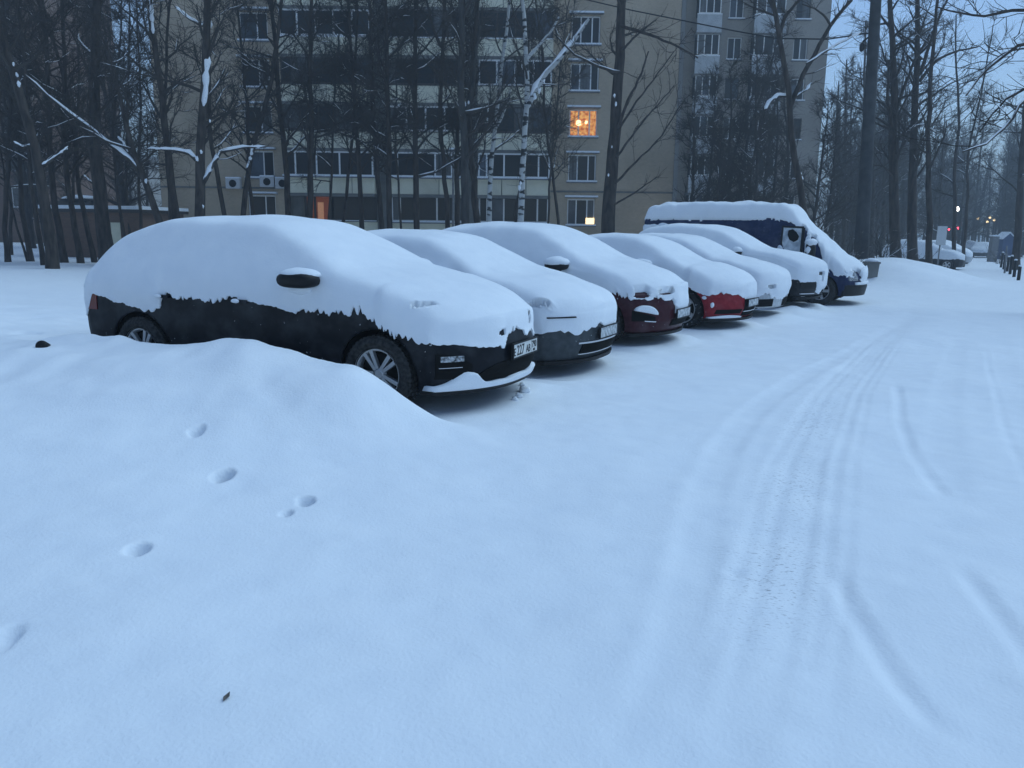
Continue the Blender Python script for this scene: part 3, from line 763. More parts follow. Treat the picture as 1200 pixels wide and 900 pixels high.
# third: burgundy hatchback
sh3 = CarShape(4.28, .89, [(0, .93), (.06, 1.02), (.2, 1.18), (.4, 1.36), (.75, 1.45), (1.3, 1.49), (1.9, 1.48), (2.3, 1.43), (2.65, 1.29), (3.08, 1.06), (3.25, 1.0), (3.7, .93), (4.0, .86), (4.15, .80), (4.28, .72)], HATCH_B, cf=.42, pf=2.4)
c3 = generic_car('parked_car', 'burgundy hatchback with black side mirror poking from its snow', MT['burgundy'], sh3, [(3.42, .315), (.77, .315)], .315, .205, 'single',
    [(0, .6), (2.5, .66), (3.2, .72), (3.6, .70), (3.9, .66), (4.28, .62)], [(-.9, .66), (-.62, .64), (-.4, .60), (-.27, .57), (-.26, .42), (.26, .42), (.28, .57), (.9, .64)], 23, .43, None,
    holes=[(-.42, .70, .10, .014, 1), (-.74, .69, .07, .03, 1)])
front_patch(sh3, 'fog_lamp_bezel', -.86, -.60, .34, .50, .01, .03, MT['hole'], c3, 12, zf=lambda y: (.36 - .03 * (y + .86), .5 - .35 * (y + .86)))
front_patch(sh3, 'fog_lamp_trim', -.74, -.60, .36, .372, .025, .02, MT['chrome'], c3, 8, 2, zf=lambda y: (.352 - .1 * (y + .74), .366 - .1 * (y + .74)))
front_patch(sh3, 'snow_lump', -.84, -.60, .46, .56, .05, .06, MT['snow'], c3, 16, 5, True, zf=lambda y: (.50 - .25 * (y + .84), .515 + .075 * math.sin(math.pi * (y + .84) / .24) ** .7 - .2 * (y + .84)))
front_patch(sh3, 'air_intake', -.3, .3, .27, .55, .012, .03, MT['hole'], c3, 14, zf=lambda y: (.27, .36))
front_patch(sh3, 'bumper_lip', -.84, .84, .15, .19, .03, .1, MT['dark'], c3, 24)
mm = mirror(c3, sh3, 2.80, 1.05, -1, size=(.16, .14, .06), seed=5); mirror(c3, sh3, 2.80, 1.05, 1, seed=6)
n, g = nose_at(799, 366, 10.8, .43); place(c3, n, math.radians(31), 4.28, g)

# fourth: red coupe
sh4 = CarShape(4.3, .9, [(a * 4.3 / 4.65, b - .02) for a, b in SEDAN_T], [(a * 4.3 / 4.65, b - .02) for a, b in SEDAN_B], cf=.44, pf=2.3)
c4 = generic_car('parked_car', 'bright red car with dark five-spoke wheel showing under its snow', MT['red'], sh4, [(3.43, .32), (.85, .32)], .32, .225, 'single',
    [(0, .6), (2.6, .70), (3.0, .80), (3.55, .78), (3.75, .70), (3.8, .66), (4.3, .56)], [(-.9, .60), (-.6, .56), (-.3, .52), (-.26, .46), (.26, .46), (.3, .52), (.9, .6)], 31, .43, (2.72, 1.0), tyre='tyre_dirty')
front_patch(sh4, 'side_intake', -.78, -.34, .27, .34, .012, .03, MT['hole'], c4, 12)
front_patch(sh4, 'air_intake', -.28, .28, .22, .5, .012, .03, MT['hole'], c4, 12)
front_patch(sh4, 'chrome_trim', -.3, .3, .29, .305, .03, .02, MT['chrome'], c4, 12, 2)
front_patch(sh4, 'bumper_lip', -.86, .86, .15, .19, .05, .12, MT['dark'], c4, 24)
front_patch(sh4, 'lip_snow', -.84, -.33, .2, .25, .055, .08, MT['snow'], c4, 20, 4, True, zf=lambda y: (.2, .222 + .025 * math.sin(math.pi * (y + .84) / .51)))
blob('snow_lump', (3.80, -.86, .53), (.05, .04, .035), MT['snow'], c4, 2)
blob('snow_lump', (3.92, -.83, .42), (.035, .035, .045), MT['snow'], c4, 5)
n, g = nose_at(881, 354, 13.0, .43); place(c4, n, math.radians(34), 4.3, g)

# fifth: pale silver sedan, almost wholly white
sh5 = CarShape(4.5, .88, [(a * 4.5 / 4.65, b - .01) for a, b in SEDAN_T], [(a * 4.5 / 4.65, b) for a, b in SEDAN_B], cf=.3, pf=3, nose=[(0, .08), (.25, .02), (.4, 0), (.6, 0), (.75, .02), (.9, .1), (2, .8)])
c5 = generic_car('parked_car', 'pale silver sedan snowed over to the bumper beside the bright red car', MT['silver'], sh5, [(3.65, .31), (1.0, .31)], .31, .2, 'v',
    [(0, .5), (4.5, .36)], [(-.9, .40), (-.62, .42), (-.4, .34), (.0, .33), (.1, .40), (.9, .4)], 43, None, None, holes=[(-.62, .60, .09, .035, 1), (.5, .6, .05, .03, 1)])
front_patch(sh5, 'fog_lamp_bezel', -.83, -.52, .22, .36, .012, .03, MT['hole'], c5, 12)
front_patch(sh5, 'air_intake', -.06, .30, .2, .36, .012, .03, MT['hole'], c5, 12)
n, g = nose_at(919, 344, 15.1, .43); place(c5, n, math.radians(33), 4.5, g)

# sixth: dark SUV
sh6 = CarShape(4.45, .92, [(0, 1.0), (.06, 1.15), (.25, 1.45), (.5, 1.58), (1.2, 1.63), (1.9, 1.62), (2.3, 1.55), (2.65, 1.38), (3.05, 1.14), (3.25, 1.09), (3.8, 1.03), (4.15, .97), (4.35, .90), (4.45, .80)],
    [(0, .95), (.4, 1.02), (2.8, 1.0), (3.5, .95), (4.0, .9), (4.45, .74)], z0=.26, cf=.36, nose=[(0, .14), (.25, .07), (.45, 0), (.75, 0), (.9, .04), (1.05, .15), (2.5, 1.2)])
c6 = generic_car('parked_car', 'dark crossover with black wheel arches beside the navy van', MT['black'], sh6, [(3.55, .35), (.9, .35)], .35, .22, 'single',
    [(0, .7), (2.8, .8), (3.1, .83), (3.9, .70), (4.05, .62), (4.45, .60)], [(-.92, .58), (-.5, .56), (-.4, .3), (-.05, .3), (.0, .42), (.4, .3), (.92, .56)], 53, None, None, tyre='tyre_dirty', holes=[(-.30, .74, .13, .03, 1), (-.26, .66, .03, .08, 1)])
front_patch(sh6, 'headlamp_recess', -.86, -.46, .42, .57, .014, .03, MT['dark'], c6, 12)
front_patch(sh6, 'bumper_trim', -.82, -.46, .31, .33, .03, .03, MT['chrome'], c6, 12, 2)
front_patch(sh6, 'bumper_lip', -.86, .86, .2, .25, .03, .1, MT['dark'], c6, 24)
front_patch(sh6, 'grille', -.1, .3, .30, .46, .014, .03, MT['hole'], c6, 12, zf=lambda y: (.30, .32 + .3 * max(0, .2 - abs(y - .1))))
mirror(c6, sh6, 2.78, 1.16, -1, seed=9, size=(.1, .12, .06)); mirror(c6, sh6, 2.78, 1.16, 1, seed=9)
n, g = nose_at(965, 328, 17.3, .59); place(c6, n, math.radians(32), 4.45, g)

# seventh: navy van
shv = CarShape(5.6, 1.02, [(0, 2.1), (.06, 2.24), (.3, 2.32), (1.5, 2.34), (3.3, 2.33), (3.65, 2.28), (3.9, 2.12), (4.7, 1.42), (4.95, 1.26), (5.3, 1.06), (5.5, .92), (5.6, .80)],
    [(0, 1.25), (4.0, 1.25), (4.6, 1.05), (5.2, .88), (5.6, .70)], z0=.25, tum=.13, ncab=6.5, cf=.40, pf=2.3, cr=.06, sig=.07, nose=[(0, .1), (.3, .03), (.45, 0), (.7, .02), (.85, .10), (1.0, .22), (2.5, 1.0)], tail=[(0, 0), (3, 0)])
van = generic_car('cargo_van', 'tall navy cargo van with snow-filled cab window and a thick white roof', MT['navy'], shv, [(4.68, .36), (1.1, .36)], .36, .22, 'single',
    [(0, 2.0), (3.3, 2.04), (3.75, 2.0), (4.05, 1.88), (4.2, 1.75), (4.4, 1.57), (4.6, 1.37), (4.72, 1.2), (4.85, 1.03), (5.1, .92), (5.15, .80), (5.22, .92), (5.35, .72), (5.6, .72)],
    [(-1.02, .72), (-.6, .66), (-.4, .56), (0, .58), (1.02, .70)], 61, None, None, W_=1.02, cat='van', dx=.03, rag=.045, top=.16, side=.05, lump=.25, holes=[(-.62, .72, .12, .09, 1)])
# cab window: frosted pane in a dark frame with one patch knocked clear
def van_side(x, z):
    zb = np.interp(x, shv.xs, shv.zb); zt = np.interp(x, shv.xs, shv.zt)
    H, yb, yr, zc, crown, rr = shv.corner(zt, zb)
    return float(yb + (yr - yb) * (z - zb) / (zc - zb)) if z > zb else float(shv.side_y(x, z))
def van_poly(name, pts, off, thick, m, parent):
    v = [(x, -(van_side(x, z) + off), z) for x, z in pts] + [(x, -(van_side(x, z) + off - thick), z) for x, z in pts]; k = len(pts)
    f = [tuple(range(k)), tuple(range(2 * k - 1, k - 1, -1))] + [(i, i + k, (i + 1) % k + k, (i + 1) % k) for i in range(k)]
    return mesh(name, v, f, m, parent)
MT['frost_glass'] = noise_mat('frosted_glass', (0.32, 0.36, 0.40), (0.66, 0.70, 0.74), 7, .6)
door = van_poly('door_window', [(3.70, 1.87), (4.13, 1.85), (4.14, 1.24), (3.86, 1.26), (3.74, 1.36), (3.70, 1.5)], .035, .03, MT['frost_glass'], van)
van_poly('clear_patch', [(3.82, 1.80), (3.92, 1.83), (4.01, 1.76), (4.08, 1.66), (4.06, 1.57), (3.97, 1.52), (3.86, 1.58), (3.81, 1.69)], .041, .01, MT['hole'], door)
for pts in ([(3.66, 1.91), (4.17, 1.90), (4.17, 1.85), (3.66, 1.87)], [(4.13, 1.87), (4.20, 1.87), (4.20, 1.22), (4.14, 1.22)], [(3.66, 1.88), (3.70, 1.88), (3.70, 1.45), (3.66, 1.45)]):
    van_poly('window_frame', pts, .05, .04, MT['dark'], door)
blob('snow_lump', (4.31, -.985, 1.50), (.08, .03, .2), MT['snow'], van, 3, amp=.3)
blob('snow_lump', (3.30, -1.0, 1.30), (.10, .05, .09), MT['snow'], van, 8, amp=.3)
blob('snow_lump', (3.66, -1.0, 1.35), (.07, .05, .08), MT['snow'], van, 9, amp=.3)
mm = blob('side_mirror', (4.42, -1.22, 1.33), (.12, .12, .21), MT['dark'], van, 4, power=3, amp=.05)
blob('snow_cap', (4.42, -1.22, 1.52), (.14, .15, .09), MT['snow'], mm, 5, amp=.2)
blob('snow_lump', (4.40, -1.30, 1.34), (.09, .06, .09), MT['snow'], mm, 7, amp=.35)
MB().tube([(4.42, -.98, 1.22), (4.42, -1.2, 1.22)], [.04, .04], 8).build('mirror_arm', MT['dark'], mm)
# snow clinging to the rear flank
mb = MB()
rs = np.random.RandomState(9)
for k in range(26):
    xx = .1 + 1.15 * rs.rand(); zz = 1.76 + .1 * rs.rand()
for k, (xx, zz, a, b) in enumerate([(.15, 1.80, .12, .10), (.35, 1.83, .16, .10), (.6, 1.84, .2, .10), (.9, 1.82, .18, .09), (1.15, 1.80, .12, .06), (1.3, 1.78, .1, .05), (.3, 1.70, .1, .05)]):
    blob('snow_lump', (xx, -.97, zz), (a, .05, b), MT['snow'], van, 20 + k, amp=.3, n=20)
front_patch(shv, 'headlamp', -.88, -.62, .62, .86, .02, .03, MT['lamp_glass'], van, 8)
front_patch(shv, 'bumper', -.98, .98, .25, .52, .02, .05, MT['dark'], van, 24)
front_patch(shv, 'bumper_snow', -.7, .5, .52, .58, .05, .07, MT['snow'], van, 24, 4, True)
front_patch(shv, 'grille', -.5, .5, .6, .72, .012, .03, MT['hole'], van, 14)
n, g = nose_at(1015, 331, 19.6, .55); place(van, n, math.radians(30), 5.6, g)

# ------------------------------------------------------------------ ground mesh
def axis(dense0, dense1, step, far0, far1, ratio=1.12):
    a = list(np.arange(dense0, dense1, step)); s = step; x = a[-1]
    while x < far1: s *= ratio; x += s; a.append(x)
    s = step; x = a[0]; pre = []
    while x > far0: s *= ratio; x -= s; pre.append(x)
    return np.array(pre[::-1] + a)
def axis2(segs, far0, far1, ratio=1.05):
    a = np.concatenate([np.arange(p, q, st) for p, q, st in segs]); x = a[-1]; s_ = segs[-1][2]; post = []; pre = []
    while x < far1: s_ *= ratio; x += s_; post.append(x)
    x = a[0]; s_ = segs[0][2]
    while x > far0: s_ *= ratio; x -= s_; pre.append(x)
    return np.concatenate([pre[::-1], a, post])
gx = axis2([(-6, -2.3, .03), (-2.3, -.8, .013), (-.8, 6.5, .03)], -400, 500); gy = axis2([(1, 3.0, .03), (3.0, 5.2, .014), (5.2, 11, .03)], -60, 900)
GX, GY = np.meshgrid(gx, gy)
GZ = height(GX, GY)
gr = np.zeros(GX.shape)
D, T, Ln = polydist(GX, GY, GRIT[0])
gr = 1.2 * np.exp(-(D / .2) ** 2) * sstep(0, 3, T) * sstep(.4, 2.0, Ln - T) * np.clip(.65 + .7 * vnoise(GX * 1.3, GY * 1.3 + 3), 0, 1)
nn_ = GX * ND[0] + GY * ND[1]
gr = np.maximum(gr, .25 * np.exp(-((nn_ - 4.6) / 1.8) ** 4) * np.clip(.1 + 1.5 * vnoise(GX * .9 + 7, GY * .9), 0, 1))
nx_, ny_ = len(gx), len(gy)
idx = np.arange(nx_ * ny_).reshape(ny_, nx_)
gf = np.stack([idx[:-1, :-1], idx[:-1, 1:], idx[1:, 1:], idx[1:, :-1]], -1).reshape(-1, 4)
me = bpy.data.meshes.new('ground')
gv = np.stack([GX, GY, GZ], -1).reshape(-1, 3)
me.vertices.add(len(gv)); me.vertices.foreach_set('co', gv.ravel())
me.loops.add(gf.size); me.loops.foreach_set('vertex_index', gf.ravel())
me.polygons.add(len(gf)); me.polygons.foreach_set('loop_start', np.arange(len(gf)) * 4); me.polygons.foreach_set('loop_total', np.full(len(gf), 4))
me.update(calc_edges=True); me.shade_smooth()
at_ = me.attributes.new('grit', 'FLOAT', 'POINT'); at_.data.foreach_set('value', gr.ravel().astype(np.float32))
me.materials.append(MT['gsnow'])
ground = bpy.data.objects.new('ground', me); COL.objects.link(ground); tag(ground, kind='structure')
def gz(x, y): return float(height(np.array([x]), np.array([y]), False)[0])

# ------------------------------------------------------------------ buildings
def brick_mat(name, c0, c1, mortar, scale):
    m = mat(name, c0, 0.9, spec=.2); nt = m.node_tree; n = nt.nodes; l = nt.links; b = n['Principled BSDF']
    tc = n.new('ShaderNodeTexCoord'); mp = n.new('ShaderNodeMapping'); mp.inputs['Rotation'].default_value = (math.pi / 2, 0, 0)
    l.new(tc.outputs['Object'], mp.inputs[0])
    t = n.new('ShaderNodeTexBrick'); t.inputs['Scale'].default_value = scale; t.inputs['Color1'].default_value = (*c0, 1); t.inputs['Color2'].default_value = (*c1, 1); t.inputs['Mortar'].default_value = (*mortar, 1)
    t.inputs['Mortar Size'].default_value = .02; l.new(mp.outputs[0], t.inputs['Vector'])
    ns = n.new('ShaderNodeTexNoise'); ns.inputs['Scale'].default_value = .35; ns.inputs['Detail'].default_value = 6; l.new(tc.outputs['Object'], ns.inputs['Vector'])
    mx = n.new('ShaderNodeMix'); mx.data_type = 'RGBA'; mx.blend_type = 'MULTIPLY'; mx.inputs[0].default_value = .6
    r = n.new('ShaderNodeValToRGB'); r.color_ramp.elements[0].position = .3; r.color_ramp.elements[1].position = .7; r.color_ramp.elements[0].color = (.55, .52, .5, 1); r.color_ramp.elements[1].color = (1, 1, 1, 1)
    l.new(ns.outputs['Fac'], r.inputs[0]); l.new(t.outputs['Color'], mx.inputs[6]); l.new(r.outputs[0], mx.inputs[7]); l.new(mx.outputs[2], b.inputs['Base Color'])
    return m
MT['brick'] = brick_mat('tan_brick', (.53, .43, .315), (.46, .37, .27), (.51, .44, .34), 3.2)
MT['brick2'] = brick_mat('grey_tan_brick', (.36, .33, .29), (.32, .29, .26), (.34, .32, .29), 3.2)
MT['brick3'] = brick_mat('brown_brick', (.20, .13, .10), (.16, .105, .085), (.18, .14, .12), 3.2)
MT['panel'] = noise_mat('parapet_panel', (.66, .63, .49), (.76, .73, .58), 1.2, .85, .2, .01)
MT['panel_b'] = noise_mat('parapet_panel_stained', (.55, .52, .41), (.68, .65, .52), .9, .85, .2, .01)
MT['concrete'] = noise_mat('concrete', (.13, .13, .125), (.2, .2, .19), 1.5, .9, .3, .01)
MT['glass'] = mat('window_glass', (.012, .014, .018), .2, spec=.3)
MT['wframe'] = mat('white_frame', (.74, .75, .75), .5)
MT['dframe'] = mat('dark_frame', (.035, .03, .028), .6)
MT['curtain_lit'] = noise_mat('lit_curtain', (.5, .15, .05), (.9, .4, .15), 6, .9)
b_ = MT['curtain_lit'].node_tree.nodes['Principled BSDF']; b_.inputs['Emission Color'].default_value = (1, .36, .10, 1); b_.inputs['Emission Strength'].default_value = .35
MT['curtain_lit'].node_tree.links.new([n_ for n_ in MT['curtain_lit'].node_tree.nodes if n_.type == 'VALTORGB'][0].outputs[0], b_.inputs['Emission Color'])
_r = [n_ for n_ in MT['curtain_lit'].node_tree.nodes if n_.type == 'VALTORGB'][0]; _r.color_ramp.elements[0].color = (.45, .08, .02, 1); _r.color_ramp.elements[1].color = (1, .5, .14, 1)
MT['door_lit'] = mat('lit_doorway', (.3, .08, .03), .8, emit=(1, .25, .10), estr=.03)
MT['lamp_warm'] = mat('lamp_warm', (1, .8, .5), .5, emit=(1, .72, .35), estr=1.0)
MT['lamp_white'] = mat('lamp_white', (1, 1, .95), .5, emit=(1, .95, .85), estr=5.0)
MT['lamp_red'] = mat('lamp_red', (1, .1, .1), .5, emit=(1, .06, .10), estr=3.0)
MT['metal'] = noise_mat('galvanised', (.12, .125, .13), (.2, .2, .21), 8, .5)
MT['pole'] = noise_mat('weathered_pole', (.03, .032, .034), (.06, .062, .064), 3, .9, .3)
MT['plastic'] = mat('white_plastic', (.5, .51, .52), .5)
MT['blue'] = mat('blue_cladding', (.02, .05, .13), .6)

def facade(x0, x1, z0, z1, y, holes, reveal, m, parent, name='wall'):
    xs = sorted(set([x0, x1] + [h[0] for h in holes] + [h[1] for h in holes])); zs = sorted(set([z0, z1] + [h[2] for h in holes] + [h[3] for h in holes]))
    v = []; f = []
    def q(a, b, c, d): k = len(v); v.extend([a, b, c, d]); f.append((k, k + 1, k + 2, k + 3))
    for i in range(len(xs) - 1):
        for j in range(len(zs) - 1):
            cx, cz = (xs[i] + xs[i + 1]) / 2, (zs[j] + zs[j + 1]) / 2
            if any(h[0] < cx < h[1] and h[2] < cz < h[3] for h in holes): continue
            q((xs[i], y, zs[j]), (xs[i + 1], y, zs[j]), (xs[i + 1], y, zs[j + 1]), (xs[i], y, zs[j + 1]))
    for (a, b, c, d) in holes:
        Y2 = y + reveal
        q((a, y, c), (b, y, c), (b, Y2, c), (a, Y2, c)); q((a, Y2, d), (b, Y2, d), (b, y, d), (a, y, d))
        q((a, y, c), (a, Y2, c), (a, Y2, d), (a, y, d)); q((b, Y2, c), (b, y, c), (b, y, d), (b, Y2, d))
    return mesh(name, v, f, m, parent)

wrng = random.Random(77)
MT['glass_curtain'] = noise_mat('glass_over_curtain', (.05, .055, .06), (.13, .135, .14), 2.5, .25, stretch=(3, 3, .3))
MT['glass_pale'] = noise_mat('glass_painted_reflection', (.03, .04, .055), (.09, .11, .14), 1.0, .15)  # bluish reflection painted into the base colour of some panes
def window(root, x0, x1, z0, z1, y, n, fm, sill=True, glass='glass', top_snow=False, split=None, fw=.07):
    mb = MB()
    mb.box(x0, x1, y, y + .06, z0, z0 + fw).box(x0, x1, y, y + .06, z1 - fw, z1)
    xs = np.linspace(x0, x1, n + 1) if split is None else np.array([x0 + (x1 - x0) * t for t in [0] + split + [1]])
    for i, a in enumerate(xs):
        a0 = a if i == 0 else a - fw if i == len(xs) - 1 else a - fw / 2
        mb.box(a0, a0 + fw, y + .003, y + .057, z0 + fw, z1 - fw)
    w = mb.build('window', MT[fm], root)
    for a, b in zip(xs[:-1], xs[1:]):
        g_m = glass
        if glass == 'glass':
            t_ = wrng.random(); g_m = 'glass_curtain' if t_ < .16 else 'glass_pale' if t_ < .28 else 'glass'
        MB().box(a + .02, b - .02, y + .02, y + .035, z0 + .02, z1 - .02).build('pane', MT[g_m], w)
    if sill:
        MB().box(x0 - .08, x1 + .08, y - .28, y - .002, z0 - .10, z0 - .04).build('sill', MT['metal'], w)
        MB().box(x0 - .08, x1 + .08, y - .27, y - .01, z0 - .04, z0 + .05).build('sill_snow', MT['snow'], w)
    if top_snow:
        MB().box(x0 - .15, x1 + .15, y - .42, y - .135, z1 + .06, z1 + .09).build('awning', MT['metal'], w)
        MB().box(x0 - .15, x1 + .15, y - .41, y - .14, z1 + .09, z1 + .19).build('awning_snow', MT['snow'], w)
    return w

rng = random.Random(4)
# --- main block
YB = 46.0
def bx(px): return float(at_y(px, 150, YB)[0])
def bz(py, px=620): return float(at_y(px, py, YB)[2])
ZF0 = bz(263) ; STO = (bz(51) - bz(263)) / 4.0       # sill of the lowest visible window row, storey height
NST = 9
Zbase = -1.2; Ztop = ZF0 + STO * NST
blk = empty('apartment_block', (bx(485), YB, 0))
tag(blk, 'tan brick apartment block with rows of pale balcony panels behind the parked cars', 'building')
def loc(o): o.location = (-blk.location.x, -YB, 0); return o
bl_parts = []
XL, XR = bx(183), bx(792)
colL = (bx(286), bx(319)); colR = (bx(667), bx(700)); colM = (bx(222), bx(250))
bays = [(bx(336), bx(441)), (bx(456), bx(546)), (bx(560), bx(646))]
WH = STO * .60
holes = []
for k in range(NST):
    zb_ = ZF0 + STO * k
    for c in (colL, colR): holes.append((c[0], c[1], zb_, zb_ + WH))
fw_l = [h for h in holes if h[0] == colL[0]]; fw_r = [h for h in holes if h[0] == colR[0]]
class _P: pass
def own(fn):
    before = set(bpy.data.objects); fn(); return [o for o in bpy.data.objects if o not in before and o.parent is blk]
def build_main():
    facade(XL, bays[0][0], Zbase, Ztop, YB, fw_l, .2, MT['brick'], blk)
    facade(bays[2][1], XR, Zbase, Ztop, YB, fw_r, .2, MT['brick'], blk)
    for a, b in ((bays[0][1], bays[1][0]), (bays[1][1], bays[2][0])):
        MB().box(a, b, YB - .25, YB + .5, Zbase, Ztop).build('pier', MT['concrete'], blk)
    MB().box(XL + .02, XR - .02, YB + .4, YB + 13, Zbase, Ztop).build('core', MT['hole'], blk)
    MB().box(XR - .02, XR, YB, YB + 13.2, Zbase, Ztop).build('wall', MT['brick'], blk)
    MB().box(XL, XL + .02, YB, YB + 13.2, Zbase, Ztop).build('wall', MT['brick'], blk)
    MB().box(XL - .2, XR + .2, YB - .3, YB + 13.3, Ztop, Ztop + .5).build('roof', MT['concrete'], blk)
    for k in range(NST):
        zb_ = ZF0 + STO * k
        w = window(blk, colL[0] + .003, colL[1] - .003, zb_ + .003, zb_ + WH - .003, YB + .14, 2, 'wframe', True, 'glass', True, split=[.62])
        lit = (k == 2)
        w = window(blk, colR[0] + .003, colR[1] - .003, zb_ + .003, zb_ + WH - .003, YB + .14, 3, 'wframe', True, 'curtain_lit' if lit else 'glass', True, split=[.33, .72])
        if lit:
            c = at_y(678, 144, YB + .10)
            blob('ceiling_lamp', (c[0], YB + .12, c[2]), (.16, .04, .15), MT['lamp_warm'], w, 3, power=2.5)
            c = at_y(687, 143, YB + .10); blob('ceiling_lamp', (c[0], YB + .12, c[2]), (.08, .04, .10), MT['lamp_warm'], w, 4, power=2.5)
        if k == 0:
            c = at_y(692, 259, YB + .10)
            MB().box(c[0] - .28, c[0] + .28, YB + .10, YB + .135, c[2] - .17, c[2] + .17).build('lit_lamp', MT['lamp_warm'], w)
        for bi, (a, b) in enumerate(bays):
            zf = zb_ - STO * .36                     # balcony floor
            fm = 'wframe' if k <= 1 and bi >= 0 else ('dframe' if rng.random() < .75 else 'wframe')
            dpt = .95 if k > 0 else 0.10
            zp = zb_ + .02
            # back of the loggia
            MB().box(a, b, YB + .20, YB + .3, zf, zf + STO - .002).build('back_wall', MT['concrete'], blk)
            if k > 0:
                bal = MB().box(a, b, YB - dpt - .03, YB + .19, zf - .14, zf + .015).build('balcony', MT['concrete'], blk)
                npn = 4 if bi == 0 else 3
                for q in range(npn):
                    pa = a + .02 + (b - a - .04) * q / npn; pb = a + .02 + (b - a - .04) * (q + 1) / npn
                    jj = wrng.uniform(-.012, .012)
                    MB().box(pa + .02, pb - .02, YB - dpt + jj, YB - dpt + .08 + jj, zf + .02, zp).build('panel', MT['panel' if wrng.random() < .7 else 'panel_b'], bal)
                for c0 in (a + .02, b - .10): MB().box(c0, c0 + .08, YB - dpt + .083, YB + .19, zf + .02, zp).build('cheek', MT['panel'], bal)
                MB().box(a + .02, b - .02, YB - dpt - .02, YB - dpt + .10, zp + .002, zp + .05).build('parapet_snow', MT['snow'] if k in (1, 4) else MT['dframe'], bal)
            else:
                bal = MB().box(a, b, YB - .1, YB + .19, Zbase, zp).build('base_wall', MT['panel'], blk)
                MB().box(a - .02, b + .02, YB - .16, YB + .19, zb_ + WH + .06, zf + STO - .145).build('lintel', MT['concrete'], bal)
            yg = YB - dpt + .02
            z1 = zf + STO - .15
            nn = 5 if bi == 0 else 4
            if k == 0: z1 = zb_ + WH + .05
            if k == 0 and bi == 0:
                w = window(blk, a + (b - a) * .45, b - .05, zp + .06, z1, yg, 3, 'dframe', False)
                d = MB().box(bx(356), bx(387), YB + .02, YB + .06, Zbase, z1).build('entrance', MT['door_lit'], blk)
                MB().box(bx(369), bx(376), YB - .01, YB + .015, bz(262), bz(240)).build('lit_glass', mat('lit_entrance_glass', (.8, .4, .2), .5, emit=(1, .42, .18), estr=.09), d)
                for q_ in (bx(355), bx(366), bx(387)): MB().box(q_ - .06, q_ + .06, YB - .06, YB + .018, Zbase, z1).build('jamb', MT['dframe'], d)
            else:
                sp = None
                if rng.random() < .5: sp = [.12, .36, .62, .84]
                window(blk, a + .06, b - .06, zp + .06, z1, yg, nn, fm, k <= 1, 'glass', False, sp, .09 if fm == 'wframe' else .07)
            if k in (0, 1):
                MB().box(a + .06, b - .06, yg - .25, yg - .03, zp + .05, zp + .10).build('ledge_snow', MT['snow'], bal)
        # string course joints
        if k in (0,): 
            MB().box(XL, bays[0][0] - .01, YB - .06, YB - .002, zb_ + WH + .35, zb_ + WH + .45).build('string_course', MT['concrete'], blk)
            MB().box(bays[2][1] + .01, XR, YB - .06, YB - .002, zb_ + WH + .35, zb_ + WH + .45).build('string_course', MT['concrete'], blk)
for o in own(build_main): loc(o)
# air conditioners on the wall
for px, py, lb_ in ((273, 215, 'white air conditioner alone on the brick left of the window column'), (313, 213, 'white air conditioner right under the lowest but one sill of the window column'), (331, 215, 'white air conditioner next to the edge of the first balcony stack')):
    P = at_y(px, py, YB - .3)
    ac = empty('air_conditioner', (P[0], YB, P[2]))
    tag(ac, lb_, 'air conditioner', 'air conditioners on the apartment wall')
    MB().box(-.4, .4, -.36, -.02, -.28, .28).build('casing', MT['plastic'], ac)
    MB().lathe([(.001, -.372), (.2, -.372), (.21, -.362)], 16).build('fan_grille', MT['hole'], ac)
    MB().box(-.4, .4, -.36, -.02, .282, .36).build('snow_cap', MT['snow'], ac)

# --- tower to the right, brown block far left
def block(name, label, px0, px1, Y, pyz, sto, cols, nst, m, depth=14, zb0=-1.5, off=0.0):
    P0 = at_y(px0, 150, Y); P1 = at_y(px1, 150, Y)
    r = empty(name, ((P0[0] + P1[0]) / 2, Y, 0)); tag(r, label, 'building')
    ox = (P0[0] + P1[0]) / 2; x0, x1 = P0[0] - ox, P1[0] - ox
    zr = at_y(620, pyz, Y)[2]; zt = zr + sto * nst
    hs = []
    for k in range(nst):
        for (a, b, kind) in cols:
            xa, xb = x0 + (x1 - x0) * a, x0 + (x1 - x0) * b
            hs.append((xa, xb, zr + sto * k, zr + sto * k + sto * .55))
    facade(x0, x1, zb0, zt, 0, hs, .2, m, r)
    MB().box(x0 + .02, x1 - .02, .25, depth, zb0, zt).build('core', MT['hole'], r)
    MB().box(x1 - .02, x1, 0, depth + .1, zb0, zt).build('wall', m, r); MB().box(x0, x0 + .02, 0, depth + .1, zb0, zt).build('wall', m, r)
    MB().box(x0 - .2, x1 + .2, -.2, depth + .2, zt, zt + .5).build('roof', MT['concrete'], r)
    for k in range(nst):
        for (a, b, kind) in cols:
            xa, xb = x0 + (x1 - x0) * a, x0 + (x1 - x0) * b; zz = zr + sto * k
            if kind == 'w': window(r, xa + .004, xb - .004, zz + .004, zz + sto * .55 - .004, .13, 2, 'wframe' if (k + int(a * 10)) % 3 else 'dframe', True, 'glass')
            else:
                bal = MB().box(xa - .1, xb + .1, -1.0, -.92, zz - sto * .42, zz + .02).build('balcony', MT['bal_blue'], r)
                MB().box(xa - .12, xb + .12, -1.03, -.003, zz - sto * .42 - .14, zz - sto * .42 - .002).build('slab', MT['concrete'], bal)
                MB().box(xa - .1, xb + .1, -1.02, -.90, zz + .022, zz + .09).build('parapet_snow', MT['snow'], bal)
                window(r, xa, xb, zz + .1, zz + sto * .55, -.96, 3, 'wframe', False, 'glass')
    return r
MT['bal_blue'] = noise_mat('balcony_panel_pale', (.40, .43, .46), (.5, .53, .56), 2, .8)
